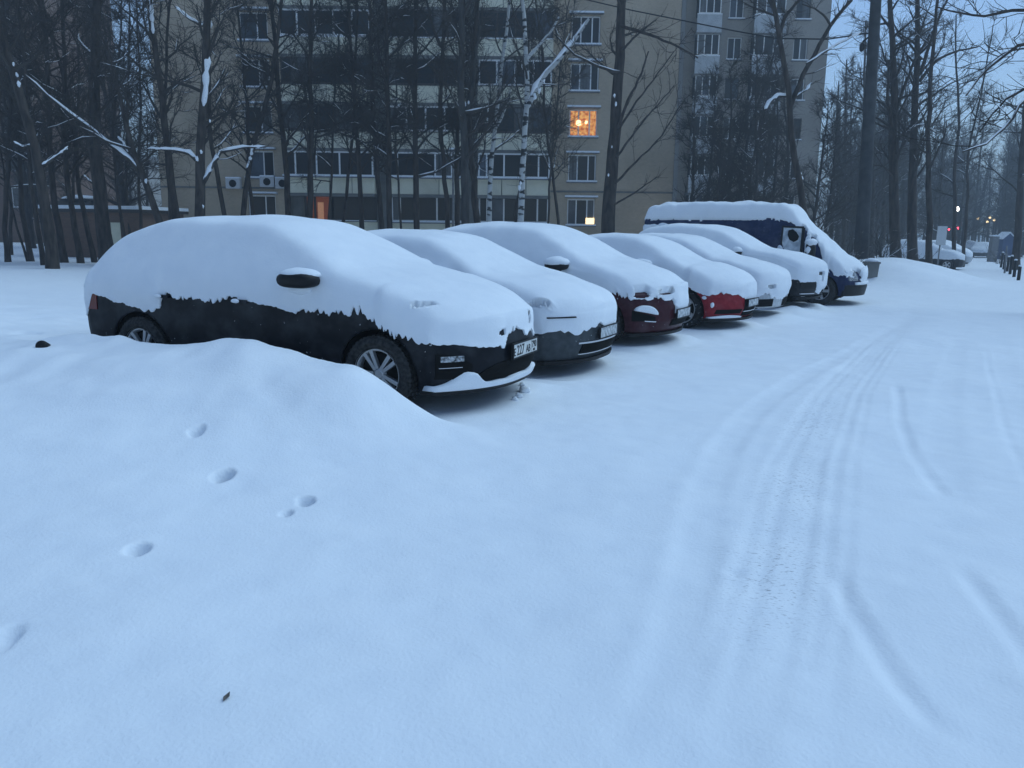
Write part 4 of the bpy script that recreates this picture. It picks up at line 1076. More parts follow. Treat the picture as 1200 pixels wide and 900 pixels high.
block('tower_block', 'tall grey-tan tower block half hidden by dark trees', 797, 962, 62, 250, 2.85, [(.07, .22, 'b'), (.30, .40, 'w'), (.46, .66, 'b'), (.76, .86, 'w')], 13, MT['brick2'])
block('brown_block', 'dark brown brick block glimpsed behind the leaning trunk', -140, 40, 64, 250, 2.85, [(.1, .2, 'w'), (.3, .45, 'b'), (.55, .68, 'w'), (.8, .92, 'w')], 9, MT['brick3'])
block('distant_block', 'pale distant apartment block behind the low brown garage', 62, 150, 150, 262, 2.9, [(.05, .2, 'w'), (.3, .45, 'w'), (.55, .7, 'w'), (.8, .95, 'w')], 4, MT['brick2'])

# low garage and hut on the left
P = at_y(112, 290, 37); zt = at_y(112, 245, 37)[2]
g_ = empty('garage', (P[0], 37, 0)); tag(g_, 'low brown brick garage with a snow-covered flat roof among the trunks', 'garage')
hw = (at_y(168, 270, 37)[0] - at_y(60, 270, 37)[0]) / 2
MB().box(-hw, hw, 0, 5, -.6, zt - .15).build('wall', MT['brick3'], g_)
rf = MB().box(-hw - .2, hw + .2, -.25, 5.2, zt - .148, zt).build('roof', MT['dframe'], g_)
MB().box(-hw - .2, hw + .2, -.24, 5.2, zt + .002, zt + .16).build('roof_snow', MT['snow'], rf)
MB().box(hw * .38, hw * .58, -.03, -.002, -.3, zt - .6).build('door', MT['panel'], g_)
P = at_y(86, 241, 44); hz = at_y(86, 233, 44)[2]
h_ = empty('hut', (P[0], 44, 0)); tag(h_, 'small dark hut with snowy rounded top behind the brown garage', 'hut')
MB().box(-.9, .9, 0, 2, -.5, hz - .1).build('wall', MT['dframe'], h_)
blob('roof', (0, 1, hz - .1), (1.1, 1.3, .22), MT['dark'], h_, 2, cut=hz - .25)
blob('roof_snow', (0, 1.1, hz + .04), (1.0, 1.2, .2), MT['snow'], h_, 4, cut=hz)

# ------------------------------------------------------------------ trees
def unit(v): return v / (np.linalg.norm(v) + 1e-9)

def branch(rs, p0, d, length, r0, r1, n, wander, lift):
    pts = [p0]; d = unit(d); st = length / (n - 1)
    for k in range(n - 1):
        d = unit(d + rs.normal(0, wander, 3) + np.array([0, 0, lift]))
        pts.append(pts[-1] + d * st)
    return np.array(pts), np.linspace(r0, r1, n)

def crown_branches(rs, trunk, rad, n1, n2, n3, start, L1, spread, thick=1.0, droop=0.0):
    limbs = []; mids = []; twigs = []
    seg = np.linalg.norm(np.diff(trunk, axis=0), axis=1); cum = np.concatenate([[0], np.cumsum(seg)]); tot = cum[-1]
    for i in range(n1):
        t = start + (1 - start) * ((i + rs.rand()) / n1)
        s = t * tot; p = np.array([np.interp(s, cum, trunk[:, k]) for k in range(3)]); rr = np.interp(s, cum, rad)
        a = rs.rand() * 2 * math.pi; el = math.radians(rs.uniform(15, 60) - 25 * droop)
        d = np.array([math.cos(a) * math.cos(el), math.sin(a) * math.cos(el), math.sin(el)]) * np.array([spread, spread, 1])
        ln = L1 * rs.uniform(.5, 1.15) * (1.15 - .75 * t)
        b, r = branch(rs, p, d, ln, min(rr * .55, .06 * thick), .012 * thick, 6, .16, .05 - .05 * droop)
        limbs.append((b, r))
        for j in range(n2):
            u = rs.uniform(.25, 1.0); q = np.array([np.interp(u * 5, range(6), b[:, k]) for k in range(3)])
            dd = unit(b[min(5, int(u * 5) + 1)] - b[int(u * 4.9)]) + rs.normal(0, .55, 3)
            b2, r2 = branch(rs, q, dd, ln * rs.uniform(.25, .5), .016 * thick, .007 * thick, 4, .2, .06 - .08 * droop)
            mids.append((b2, r2))
            for m in range(n3):
                u2 = rs.uniform(.2, 1.0); q2 = np.array([np.interp(u2 * 3, range(4), b2[:, k]) for k in range(3)])
                b3, r3 = branch(rs, q2, unit(b2[-1] - b2[0]) + rs.normal(0, .6, 3), rs.uniform(.25, .7), .0075 * thick, .004 * thick, 3, .2, .03 - .08 * droop)
                twigs.append((b3, r3))
    return limbs, mids, twigs

def snow_on(rs, branches, frac, lo=0.0):
    out = []
    for b, r in branches:
        d = unit(b[-1] - b[0])
        if abs(d[2]) > .75 or rs.rand() > frac: continue
        i0 = rs.randint(0, 2); i1 = len(b) - rs.randint(0, 2)
        if i1 - i0 < 2: continue
        bb = b[i0:i1].copy(); rr = r[i0:i1]
        bb[:, 2] += rr * .8
        q = rr * .7 + .004; q[0] *= .3; q[-1] *= .3
        out.append((bb, q))
    return out

def tree(px, Y, w, seed, label, H=13.0, name='bare_tree', group=None, bark='bark', n1=22, n2=7, n3=7, start=.28, L1=2.6, limbs_px=(), snowf=.12, spread=1.0, thick=1.0, blobs=(), cat='tree', droop=0, strips=()):
    rs = np.random.RandomState(seed)
    P = np.array([at_y(a, b, Y) for a, b in px])
    P[:, 1] += np.cumsum(rs.normal(0, .12, len(P)))
    g0 = gz(P[0, 0], P[0, 1])
    base = P[0].copy(); low = base + (base - P[1]) / (np.linalg.norm(base - P[1]) + 1e-9) * max(0, (base[2] - g0)) if base[2] > g0 else base
    low[2] = g0 - .25
    pts = [low] + list(P) if base[2] > g0 else [low] + list(P[1:])
    d = unit(pts[-1] - pts[-2]); d = unit(d + np.array([0, 0, .6]))
    while pts[-1][2] < H:
        d = unit(d + rs.normal(0, .07, 3) + np.array([0, 0, .08])); pts.append(pts[-1] + d * 1.3)
    pts = np.array(pts)
    # resample
    seg = np.linalg.norm(np.diff(pts, axis=0), axis=1); cum = np.concatenate([[0], np.cumsum(seg)])
    n = max(8, int(cum[-1] / .7)); s = np.linspace(0, cum[-1], n)
    tr = np.stack([np.interp(s, cum, pts[:, k]) for k in range(3)], 1)
    for _ in range(2): tr[1:-1] = .25 * tr[:-2] + .5 * tr[1:-1] + .25 * tr[2:]
    tr[1:-1, :2] += rs.normal(0, .02, (n - 2, 2))
    r0 = w / FPX * Y * .5
    t = s / cum[-1]; rad = r0 * (1 - .8 * t) ** .9; rad[0] *= 1.35; rad[1] *= 1.1
    rad = np.maximum(rad, .012)
    root = empty(name, tuple(low)); tag(root, label, cat, group)
    O = low
    V, F = tube_mesh([(tr - O, rad)], 9)
    limbs, mids, twigs = crown_branches(rs, tr, rad, n1, n2, n3, start, L1, spread, thick, droop)
    # limbs seen in the photograph
    extra = []; esn = []
    for pl, w0, w1, sn, Yo in limbs_px:
        q = np.array([at_y(a, b, Y + Yo * k / max(1, len(pl) - 1)) for k, (a, b) in enumerate(pl)])
        sg = np.concatenate([[0], np.cumsum(np.linalg.norm(np.diff(q, axis=0), axis=1))]); nn = 12
        q = np.stack([np.interp(np.linspace(0, sg[-1], nn), sg, q[:, k]) for k in range(3)], 1)
        q[1:-1] += rs.normal(0, .012, (nn - 2, 3)) * sg[-1] * .3
        rr = np.linspace(w0, w1, nn) / FPX * Y * .5
        extra.append((q, rr))
        if sn:
            qq = q.copy(); qq[:, 2] += rr * 1.0
            k_ = np.maximum(rr * .85, .03) * (1 + .35 * rs.normal(0, 1, nn).clip(-1, 1)); k_[0] *= .5; k_[-1] *= .2
            esn.append((qq[:nn] - O, k_ * sn))
        for j in range(max(3, int(sg[-1] * 2.2))):
            u = rs.uniform(.2, 1) * (nn - 1); qi = np.array([np.interp(u, range(nn), q[:, k]) for k in range(3)])
            dd = unit(q[-1] - q[0]) + rs.normal(0, .5, 3)
            b2, r2 = branch(rs, qi, dd, sg[-1] * rs.uniform(.15, .4), max(.012, rr.mean() * .35), .008, 4, .2, .05); mids.append((b2, r2))
            for m in range(4):
                u2 = rs.uniform(.2, 1.0); q2 = np.array([np.interp(u2 * 3, range(4), b2[:, k]) for k in range(3)])
                twigs.append(branch(rs, q2, unit(b2[-1] - b2[0]) + rs.normal(0, .6, 3), rs.uniform(.2, .6), .008, .004, 3, .2, .03))
    tk = mesh('trunk', V, F, MT[bark], root, True)
    for q, rr in extra:
        V2, F2 = tube_mesh([(q - O, rr)], 7); mesh('limb', V2, F2, MT[bark], tk, True)
    if limbs or mids:
        VA, FA = tube_mesh([(a - O, b) for a, b in limbs], 5); VB, FB = tube_mesh([(a - O, b) for a, b in mids], 3); VC, FC = tube_mesh([(a - O, b) for a, b in twigs], 3)
        cr = mesh('crown', np.concatenate([VA, VB, VC]), np.concatenate([FA, FB + len(VA), FC + len(VA) + len(VB)]), MT['twig'], root)
    sn = snow_on(rs, limbs, snowf * 1.5) + snow_on(rs, mids, snowf)
    sn = [(a - O, b) for a, b in sn] + esn
    for pl, w0 in strips:      # snow plastered on the windward face of the trunk
        q = np.array([at_y(a, b, Y) for a, b in pl]); q[:, 1] -= r0 * .55; nn = len(q)
        sg = np.concatenate([[0], np.cumsum(np.linalg.norm(np.diff(q, axis=0), axis=1))]); q = np.stack([np.interp(np.linspace(0, sg[-1], 12), sg, q[:, k]) for k in range(3)], 1)
        rr = (w0 / FPX * Y * .5) * (1 + .35 * rs.normal(0, 1, 12).clip(-1, 1)); rr[0] *= .3; rr[-1] *= .3
        sn.append((q - O, rr))
    if sn:
        Vs, Fs = tube_mesh(sn, 5); tag(mesh('snow', Vs, Fs, MT['bsnow'], root, True), kind='stuff')
    for i, (a, b, s_) in enumerate(blobs):
        p = at_y(a, b, Y - r0 * .9); rr = s_ / FPX * Y * .5
        rr *= .5; blob('snow_lump', tuple(p - O), (rr * .8, rr * .7, rr * 1.3), MT['bsnow'], root, seed + i * 3, n=12, m=8, amp=.7)
    return root

ROWG = 'slender bare trees in front of the apartment block'
ROWL = 'slender dark bare trunk in front of the apartment block balconies'
ROWLAB = ['thin dark trunk before the white window column beside the bent trunk', 'straight dark trunk left of the orange-lit entrance', 'dark left-leaning trunk at the right side of the first balcony stack', 'thin slanting trunk between the orange-lit entrance and the pier', 'dark trunk along the left edge of the first concrete pier', 'straight dark trunk right in front of the first concrete pier', 'straight dark trunk crossing the middle of the second balcony stack', 'very thin stem just right of the orange-lit entrance', 'very thin stem between two straight trunks at the second balcony stack', 'dark trunk immediately right of the thin grey lamp post', 'dark trunk immediately left of the slim white birch', 'thin crooked trunk left of the lit window column', 'very thin stem right of the snow-limbed birch']
LFTG = 'dark trunks in the grove left of the apartment block'
LFTL = 'dark leaning bare trunk in the grove by the brown garage'
tree([(57, 313), (48, 215), (38, 160), (25, 110), (10, 60), (-5, 20)], 24, 13, 1, 'thick leaning trunk with small snow clumps standing alone before the grove', blobs=[(20, 88, 7), (22, 98, 8), (16, 75, 5)], limbs_px=[([(50, 195), (60, 188), (74, 178), (80, 172)], 4, 1.5, 1.2, .3), ([(40, 170), (26, 172), (16, 166)], 3, 1, 1, -.3)], start=.4)
for i, (p, Y, w) in enumerate([
    ([(6, 291), (2, 240), (8, 180), (14, 90)], 30, 6), ([(35, 293), (24, 230), (20, 160), (26, 60)], 31, 6), ([(29, 293), (18, 255), (8, 215), (2, 170)], 31, 2.5),
    ([(48, 300), (40, 250), (33, 200), (30, 120)], 28, 5.5), ([(70, 290), (62, 240), (56, 180), (60, 80)], 30, 8), ([(92, 293), (78, 220), (72, 160), (78, 60)], 30, 7),
    ([(108, 294), (104, 265), (96, 235), (90, 180)], 31, 6), ([(143, 270), (134, 215), (130, 150), (138, 40)], 36, 4), ([(151, 268), (144, 215), (146, 150), (150, 40)], 37, 4),
    ([(166, 262), (160, 200), (163, 120), (160, 20)], 36, 4), ([(15, 291), (12, 220), (2, 130)], 38, 4), ([(82, 288), (88, 200), (95, 90)], 38, 4)]):
    tree(p, Y, w, 20 + i, LFTL, group=LFTG, n1=28, n2=8, n3=8, start=.22, L1=2.4, snowf=.16)
tree([(126, 292), (119, 235), (114, 190), (112, 120), (118, 30)], 29, 17, 40, 'broad dark trunk rising from the snow just behind the graphite hatchback tail', limbs_px=[([(116, 220), (105, 212), (98, 205)], 3, 1, 1, 0)], snowf=.25)
tree([(189, 262), (178, 235), (169, 213), (158, 190), (150, 150)], 27, 10, 41, 'short leaning trunk carrying a long snow-topped bare limb', H=7, limbs_px=[([(171, 214), (155, 190), (120, 162), (85, 135), (55, 110), (28, 87)], 6, 2, 1.1, -.5), ([(150, 180), (145, 168), (138, 160)], 3, 1, 1.2, .2)], start=.5, n1=8, blobs=[(171, 212, 7)])
tree([(206, 258), (198, 190), (187, 110), (178, 50), (170, -10)], 28, 10, 42, 'tall dark trunk with a strip of snow plastered near the top of its stem', strips=[([(178, -10), (179, 15), (181, 40)], 4.5)])
tree([(200, 258), (196, 190), (195, 120), (200, 20)], 30, 5, 43, LFTL, group=LFTG)
tree([(236, 256), (234, 200), (232, 160), (238, 110), (246, 50), (248, 0)], 27, 13, 44, 'forked dark trunk thickly plastered with snow above two snowy side branches',
     limbs_px=[([(230, 188), (222, 180), (205, 176), (190, 175), (172, 175)], 4.5, 1.5, 1.4, -.4), ([(238, 215), (250, 192), (260, 178), (280, 173), (311, 172)], 5, 1.5, 1.4, .4), ([(246, 30), (236, 30), (222, 22), (205, 8)], 4, 1.5, 1.5, .3), ([(243, 115), (255, 100), (264, 80)], 3, 1, .8, 0)],
     strips=[([(245, 60), (243, 85), (243, 105), (240, 125)], 8)], blobs=[(231, 186, 8), (236, 178, 6), (247, 28, 9), (238, 242, 5), (246, 142, 5)])
tree([(265, 258), (256, 215), (248, 180), (244, 130), (250, 50)], 29, 6, 45, LFTL, group=LFTG)
tree([(284, 258), (288, 190), (296, 160), (312, 118), (322, 60)], 30, 7, 46, 'dark trunk bending right in front of the white window column', limbs_px=[([(289, 200), (294, 185), (296, 170)], 3, 2, 1.6, 0)])
tree([(340, 258), (335, 190), (325, 110), (319, 30), (316, -10)], 31, 8, 47, 'dark trunk leaning left along the edge of the balcony stack', limbs_px=[([(333, 170), (345, 155), (357, 138), (372, 124)], 3, 1, .5, .4)])
for i, (p, Y, w) in enumerate([([(298, 258), (292, 190), (290, 110), (280, 10)], 33, 5), ([(363, 262), (365, 180), (364, 90), (363, 0)], 31, 8), ([(425, 272), (421, 190), (415, 110), (408, 0)], 32, 6.5), ([(402, 270), (412, 190), (418, 120)], 33, 4.5), ([(448, 275), (443, 200), (437, 120), (435, 20)], 32, 7), ([(457, 275), (456, 180), (455, 80), (453, 0)], 31, 7.5), ([(488, 275), (487, 180), (486, 90), (487, 0)], 31, 8), ([(385, 268), (388, 190), (392, 100)], 35, 3.5), ([(470, 272), (466, 200), (464, 140)], 36, 3), ([(537, 272), (535, 200), (538, 120), (545, 20)], 33, 7), ([(560, 272), (553, 200), (548, 150), (556, 60), (560, 0)], 31, 9), ([(655, 272), (650, 215), (640, 160), (636, 90)], 33, 4), ([(642, 272), (644, 200), (652, 130), (660, 40)], 36, 3)]):
    tree(p, Y, w, 60 + i, ROWLAB[i], group=ROWG, n1=30, n2=8, n3=8, start=.26, L1=2.6, snowf=.16)
tree([(525, 272), (518, 190), (515, 130), (517, 55), (519, 20)], 31, 6.5, 80, 'dark trunk splitting into a narrow Y high before the balconies', limbs_px=[([(517, 55), (508, 35), (500, 0), (496, -20)], 4, 2, 0, .2), ([(517, 55), (524, 30), (530, 0), (534, -20)], 4, 2, 0, -.2)])
tree([(547, 275), (545, 215), (546, 160), (540, 120), (543, 50), (541, 0)], 29, 11, 81, 'stout grey-brown trunk with a snowy fork left of the two birches', bark='bark_pale', limbs_px=[([(546, 130), (553, 110), (556, 80), (562, 30)], 6, 3, 0, .3)], blobs=[(545, 122, 6), (549, 120, 5)])
tree([(572, 272), (574, 220), (578, 165), (585, 100), (590, 60), (596, 10)], 30, 6.5, 82, 'slim white birch with snow tufts, thinner of the two birches', name='birch_tree', bark='birch', limbs_px=[([(581, 150), (588, 138), (595, 120), (598, 105)], 3.5, 1.5, 0, .2)], blobs=[(572, 128, 7), (571, 140, 5), (573, 120, 5)], n1=14)
tree([(609, 272), (611, 225), (616, 160), (617, 120), (618, 70), (613, 20), (612, -10)], 29, 8.5, 83, 'white birch with a heavy snow-laden limb reaching up to the right', name='birch_tree', bark='birch',
     limbs_px=[([(618, 125), (628, 105), (640, 85), (655, 70), (672, 50), (690, 22)], 6, 3, 1.3, -.3), ([(617, 70), (630, 55), (645, 38), (655, 20)], 4, 2, .4, .3), ([(650, 76), (660, 58), (668, 45)], 3, 2, 0, 0)], blobs=[(627, 113, 9), (632, 106, 8), (637, 94, 8), (610, 215, 6), (609, 220, 7)], n1=14)
tree([(606, 272), (604, 235), (610, 222)], 30, 11, 84, 'dark broken stump at the foot of the snow-limbed birch', H=3.4, n1=3, n2=2, n3=2, start=.6, L1=.8, name='tree_stump', cat='stump')
tree([(713, 278), (716, 220), (720, 170), (724, 125), (727, 70), (731, 0)], 28, 18, 85, 'stout dark trunk right of the lit window with upswept side branches',
     limbs_px=[([(722, 185), (740, 160), (760, 135), (790, 100)], 3, 1, 0, .5), ([(721, 215), (745, 190), (775, 160), (800, 120)], 3, 1, 0, .6), ([(724, 150), (735, 120), (752, 85), (760, 60)], 4, 1.5, .3, -.3), ([(724, 155), (745, 120), (765, 95), (790, 60)], 3, 1, 0, .4), ([(720, 240), (745, 225), (770, 207)], 2.5, 1, 0, .3), ([(726, 85), (700, 78), (670, 62), (650, 40)], 3.5, 1.5, .5, -.6), ([(727, 30), (760, 40), (790, 52), (818, 68)], 4, 1.5, 0, -.6), ([(728, 60), (745, 42), (770, 22)], 3, 1, 0, .3)],
     blobs=[(717, 172, 4), (722, 122, 6), (720, 112, 5), (713, 205, 4)], n1=12, start=.45)
# forked tree beyond the van
tree([(944, 262), (938, 225), (928, 190), (926, 130), (920, 95), (913, 50), (905, 20), (898, -10)], 27, 9, 86, 'forked tree behind the navy van with snow in its crotch', n1=10, start=.5,
     limbs_px=[([(926, 125), (940, 90), (952, 70), (962, 50), (975, 25), (998, 0)], 6, 3.5, .15, .4), ([(912, 45), (920, 20), (932, 5), (945, -8)], 4.5, 2.5, 0, .3), ([(945, 75), (965, 62), (985, 50), (1010, 38)], 2.5, 1, 1.2, .3), ([(924, 113), (912, 112), (901, 120), (896, 130)], 3, 2, 1.8, 0), ([(924, 122), (935, 112), (945, 105), (951, 97)], 2.5, 1.2, 1.5, 0), ([(974, 30), (966, 18), (955, 10), (940, 5)], 3, 1, 0, 0)],
     strips=[([(932, 190), (936, 202), (939, 212)], 3)])
# right-hand group
tree([(1050, 302), (1049, 230), (1047, 170), (1050, 110), (1050, 50), (1047, -5)], 36, 13, 87, 'broad dark trunk at the end of the ploughed bank, left of a twin', limbs_px=[([(1050, 130), (1060, 100), (1072, 70), (1090, 40)], 4, 2, 0, .3), ([(1048, 160), (1040, 120), (1042, 70)], 4, 2, 0, -.3)], n1=34, n2=8, n3=7, L1=3.2)
tree([(1070, 298), (1072, 230), (1076, 160), (1078, 110), (1082, 50), (1085, -5)], 37, 12, 88, 'broad dark trunk with arching boughs, right of its twin on the bank', limbs_px=[([(1078, 95), (1095, 72), (1120, 60), (1145, 55)], 4, 1.5, 0, .4), ([(1079, 85), (1090, 50), (1100, 20), (1112, -5)], 4, 2, 0, .3), ([(1062, 155), (1072, 148), (1082, 146), (1098, 156)], 2, 1.2, 1.6, -.4), ([(1080, 70), (1065, 50), (1050, 40)], 3.5, 1.5, 0, 0)], n1=34, n2=8, n3=7, L1=3.2)
tree([(1085, 314), (1086, 285), (1086, 250), (1083, 200), (1084, 120)], 34, 7.5, 89, 'narrow black trunk standing where the far lane bends', n1=12, snowf=.2)
tree([(1117, 302), (1117, 275), (1118, 240), (1116, 190)], 46, 5, 90, 'thin trunk beside the pale sign on the far verge', n1=12, snowf=.2)
tree([(1128, 298), (1129, 270), (1131, 240), (1130, 190)], 50, 4, 91, 'thin trunk right of the pale sign near the red light', n1=12, snowf=.2)
tree([(1192, 292), (1195, 250), (1197, 180), (1199, 100)], 46, 9, 92, 'dark trunk behind the line of black bollards', n1=16, L1=3.4)
# tree standing just outside the picture on the right, its boughs hang into view
tree([(1262, 340), (1262, 250), (1258, 130), (1250, 20)], 17, 22, 93, 'tree whose long bare boughs droop over the lane', n1=10, start=.5, L1=3,
     limbs_px=[([(1258, 60), (1225, 48), (1195, 52), (1165, 72), (1140, 100), (1132, 112)], 5, 1.5, .25, -1), ([(1258, 110), (1220, 108), (1195, 120), (1178, 150), (1155, 168), (1128, 178)], 5, 1.5, .5, -1), ([(1258, 30), (1220, 12), (1185, 12), (1150, 20), (1120, 14), (1098, 8)], 5, 1.5, 0, 1), ([(1258, 90), (1210, 100), (1180, 115), (1160, 138), (1148, 155)], 4, 1.5, .3, 0), ([(1258, 70), (1215, 55), (1180, 60), (1150, 82)], 3, 1, .3, 1.5)])

# dense dark trees that hide the tower's lower storeys
DG = 'dense dark trees before the tower block'
for i, (px_, top, Y) in enumerate([(808, 135, 42), (826, 110, 45), (845, 85, 44), (862, 55, 46), (880, 75, 43), (900, 95, 45), (915, 85, 48), (950, 120, 46), (872, 150, 40), (836, 150, 40), (965, 150, 50), (850, 100, 47), (890, 110, 47)]):
    H = float(at_y(px_, top, Y)[2])
    tree([(px_, 285), (px_ + (px_ - 600) * .03, 200)], Y, 5, 120 + i, 'dense dark twiggy tree crowding the foot of the tower block', H=H, group=DG, n1=36, n2=7, n3=7, start=.06, L1=2.0, snowf=.08, thick=1.15, bark='bark')

# the wood beyond: copies of a few trees
def copy_tree(o, loc, rz, sc):
    c = o.copy(); COL.objects.link(c); c.location = loc; c.rotation_euler = (0, 0, rz); c.scale = (sc, sc, sc)
    for ch in o.children:
        d = ch.copy(); COL.objects.link(d); d.parent = c
    return c
protos = []
FWG = 'bare trees of the far wood'; FWL = 'bare tree in the hazy wood beyond the lane'
LWG = 'bare trees of the grove beyond the garage'; LWL = 'thin bare tree in the thicket behind the brown garage'
for i in range(5):
    protos.append(tree([(1010 + 12 * i, 285), (1012 + 12 * i, 190), (1014 + 12 * i, 90)], 60 + 6 * i, 6, 200 + i, FWL, group=FWG, n1=26, n2=7, n3=6, start=.15, L1=3.4, thick=1.6, H=15, snowf=.08))
rsw = random.Random(8)
spots = []
for k in range(30):
    px_ = 972 + 130 * rsw.random(); Y = 66 + 50 * rsw.random()
    spots.append((px_, Y, FWL, FWG))
for k in range(12): spots.append((1175 + 60 * rsw.random(), 85 + 40 * rsw.random(), FWL, FWG))
for k in range(46): spots.append((1085 + 125 * rsw.random(), 112 + 60 * rsw.random(), FWL, FWG))
for k in range(15): spots.append((-20 + 205 * rsw.random(), 40 + 34 * rsw.random(), LWL, LWG))
for i, (px_, Y, lb, gp) in enumerate(spots):
    P = at_y(px_, 280, Y)
    c = copy_tree(protos[i % 5], (P[0], P[1], gz(P[0], P[1]) - .2), rsw.random() * 6.28, (.55 + .4 * rsw.random()) if lb == LWL else (.65 + .4 * rsw.random()))
    c['label'] = lb; c['group'] = gp

DFL = 'dense dark twiggy tree closing off the far end of the lane'; DFG = 'dense dark trees at the far end of the lane'
dense = [o for o in bpy.data.objects if o.get('group') == DG]
for k in range(34):
    if k < 10: px_, Y = 975 + 75 * rsw.random(), 72 + 30 * rsw.random()
    elif k < 24: px_, Y = 1055 + 70 * rsw.random(), 85 + 45 * rsw.random()
    else: px_, Y = 1160 + 50 * rsw.random(), 95 + 40 * rsw.random()
    P = at_y(px_, 280, Y)
    c = copy_tree(dense[k % len(dense)], (P[0], P[1], gz(P[0], P[1]) - .2), rsw.random() * 6.28, 1.0 + .7 * rsw.random())
    c['label'] = DFL; c['group'] = DFG
# ------------------------------------------------------------------ street things
def on_ground(px, py, Y):
    P = at_y(px, py, Y); return np.array([P[0], P[1], gz(P[0], P[1])])
# concrete pole
P = on_ground(1010, 292, 33); Pt = at_y(1027, -8, 33)
po = empty('utility_pole', tuple(P)); tag(po, 'tall tapered concrete utility pole rising behind the snow bank', 'pole')
MB().tube([(0, 0, -.3), tuple((Pt - P) * .35), tuple(Pt - P)], [.30, .25, .20], 12).build('pole', MT['pole'], po, True)
q = at_y(1010, 55, 33) - P
MB().tube([tuple(at_y(1023, 40, 33) - P), tuple(at_y(1012, 48, 33) - P), tuple(q)], [.04, .04, .03], 6).build('bracket', MT['dark'], po)
blob('insulator', tuple(q), (.10, .10, .18), MT['dark'], po, 3)
# overhead cable
pts = [at_y(a, b, Y) for a, b, Y in [(620, -18, 45.5), (680, -2, 43.5), (740, 12, 41.5), (800, 24, 39.5), (860, 36, 37.5), (910, 45, 36), (970, 46, 34.5), (1023, 38, 33)]]
tag(MB().tube(pts, [.03] * 8, 5).build('overhead_cable', MT['dark'], None, True), 'sagging black overhead cable running to the utility pole', 'cable')
# street lamp in front of the block
P = on_ground(531, 275, 40); t_ = at_y(531, 178, 40) - P
la = empty('street_lamp', tuple(P)); tag(la, 'thin grey lamp post with snow-capped head before the balconies', 'street lamp')
MB().tube([(0, 0, -.3), tuple(t_)], [.07, .05], 8).build('post', MT['metal'], la, True)
MB().box(t_[0] - .28, t_[0] + .28, t_[1] - .15, t_[1] + .15, t_[2], t_[2] + .10).build('lamp_head', MT['metal'], la)
blob('snow_cap', (t_[0], t_[1], t_[2] + .13), (.28, .16, .08), MT['snow'], la, 3)
# bright lamp by the corner of the block
P = on_ground(771, 290, 44); c = at_y(771, 258, 44) - P
la = empty('wall_lamp_post', tuple(P)); tag(la, 'small bright white lamp at the corner beside the van roof', 'lamp')
MB().tube([(0, 0, -.3), (0, 0, c[2])], [.05, .04], 8).build('post', MT['metal'], la)
blob('lamp_head', tuple(c), (.13, .13, .13), MT['lamp_white'], la, 3)
# far street lights and traffic lights
def far_light(name, label, px, py, Y, r, m, cat, group=None):
    P = on_ground(px, 300, Y); c = at_y(px, py, Y) - P
    o = empty(name, tuple(P)); tag(o, label, cat, group)
    MB().tube([(.3, 0, -.5), (.3, 0, c[2] + .1), (0, 0, c[2] + .15)], [.09, .07, .05], 6).build('post', MT['dark'], o)
    blob('lamp_head', (c[0], c[1], c[2]), (r, r, r), MT[m], o, 2)
    return o
far_light('street_lamp', 'bright lamp on a tilted post among the far trees', 1121, 245, 70, .2, 'lamp_white', 'street lamp')
for px_, py_ in ((1146, 256), (1160, 255), (1165, 258), (1157, 260)): far_light('street_lamp', 'distant warm street light at the end of the lane', px_, py_, 105, .15, 'lamp_warm', 'street lamp', 'street lights at the end of the lane')
far_light('traffic_light', 'glowing red traffic light beyond the far trees', 1123, 268, 95, .2, 'lamp_red', 'traffic light')
far_light('traffic_light', 'faint smaller red light left of the glowing red traffic light', 1112, 269, 95, .11, 'lamp_red', 'traffic light')
# sign
P = on_ground(1099, 308, 43); c = at_y(1099, 276, 43) - P
sg_ = empty('road_sign', tuple(P)); tag(sg_, 'pale rectangular sign panel on a thin post by the verge', 'sign')
MB().tube([(0, 0, -.4), (0, 0, c[2] + .5)], [.035, .035], 6).build('post', MT['metal'], sg_)
MB().box(-.26, .26, -.07, -.04, c[2] - .5, c[2] + .5).build('panel', MT['plastic'], sg_)
# litter bin
P = on_ground(1020, 322, 27.5); wd = 13 / FPX * 27.5 / 2; hh = float(at_y(1020, 307, 27.5)[2] - at_y(1020, 321, 27.5)[2]); zb_ = float(at_y(1020, 323, 27.5)[2])
bn = empty('litter_bin', (P[0], P[1], zb_)); tag(bn, 'grey tapered concrete litter bin topped with snow at the bank', 'bin')
def frus(b, x0, x1, y0, z0, z1):
    v = [(s * x0, t * x0, z0) for s, t in ((-1, -1), (1, -1), (1, 1), (-1, 1))] + [(s * x1, t * x1, z1) for s, t in ((-1, -1), (1, -1), (1, 1), (-1, 1))]
    b.add(v, [(0, 3, 2, 1), (4, 5, 6, 7), (0, 1, 5, 4), (1, 2, 6, 5), (2, 3, 7, 6), (3, 0, 4, 7)]); return b
frus(MB(), wd * .8, wd, 0, -.35, hh).build('tub', MT['concrete'], bn)
frus(MB(), wd * 1.12, wd * 1.15, 0, hh + .002, hh + .07).build('rim', MT['concrete'], bn)
blob('snow_cap', (0, 0, hh + .10), (wd * 1.1, wd * 1.1, .1), MT['snow'], bn, 4, cut=hh + .072)
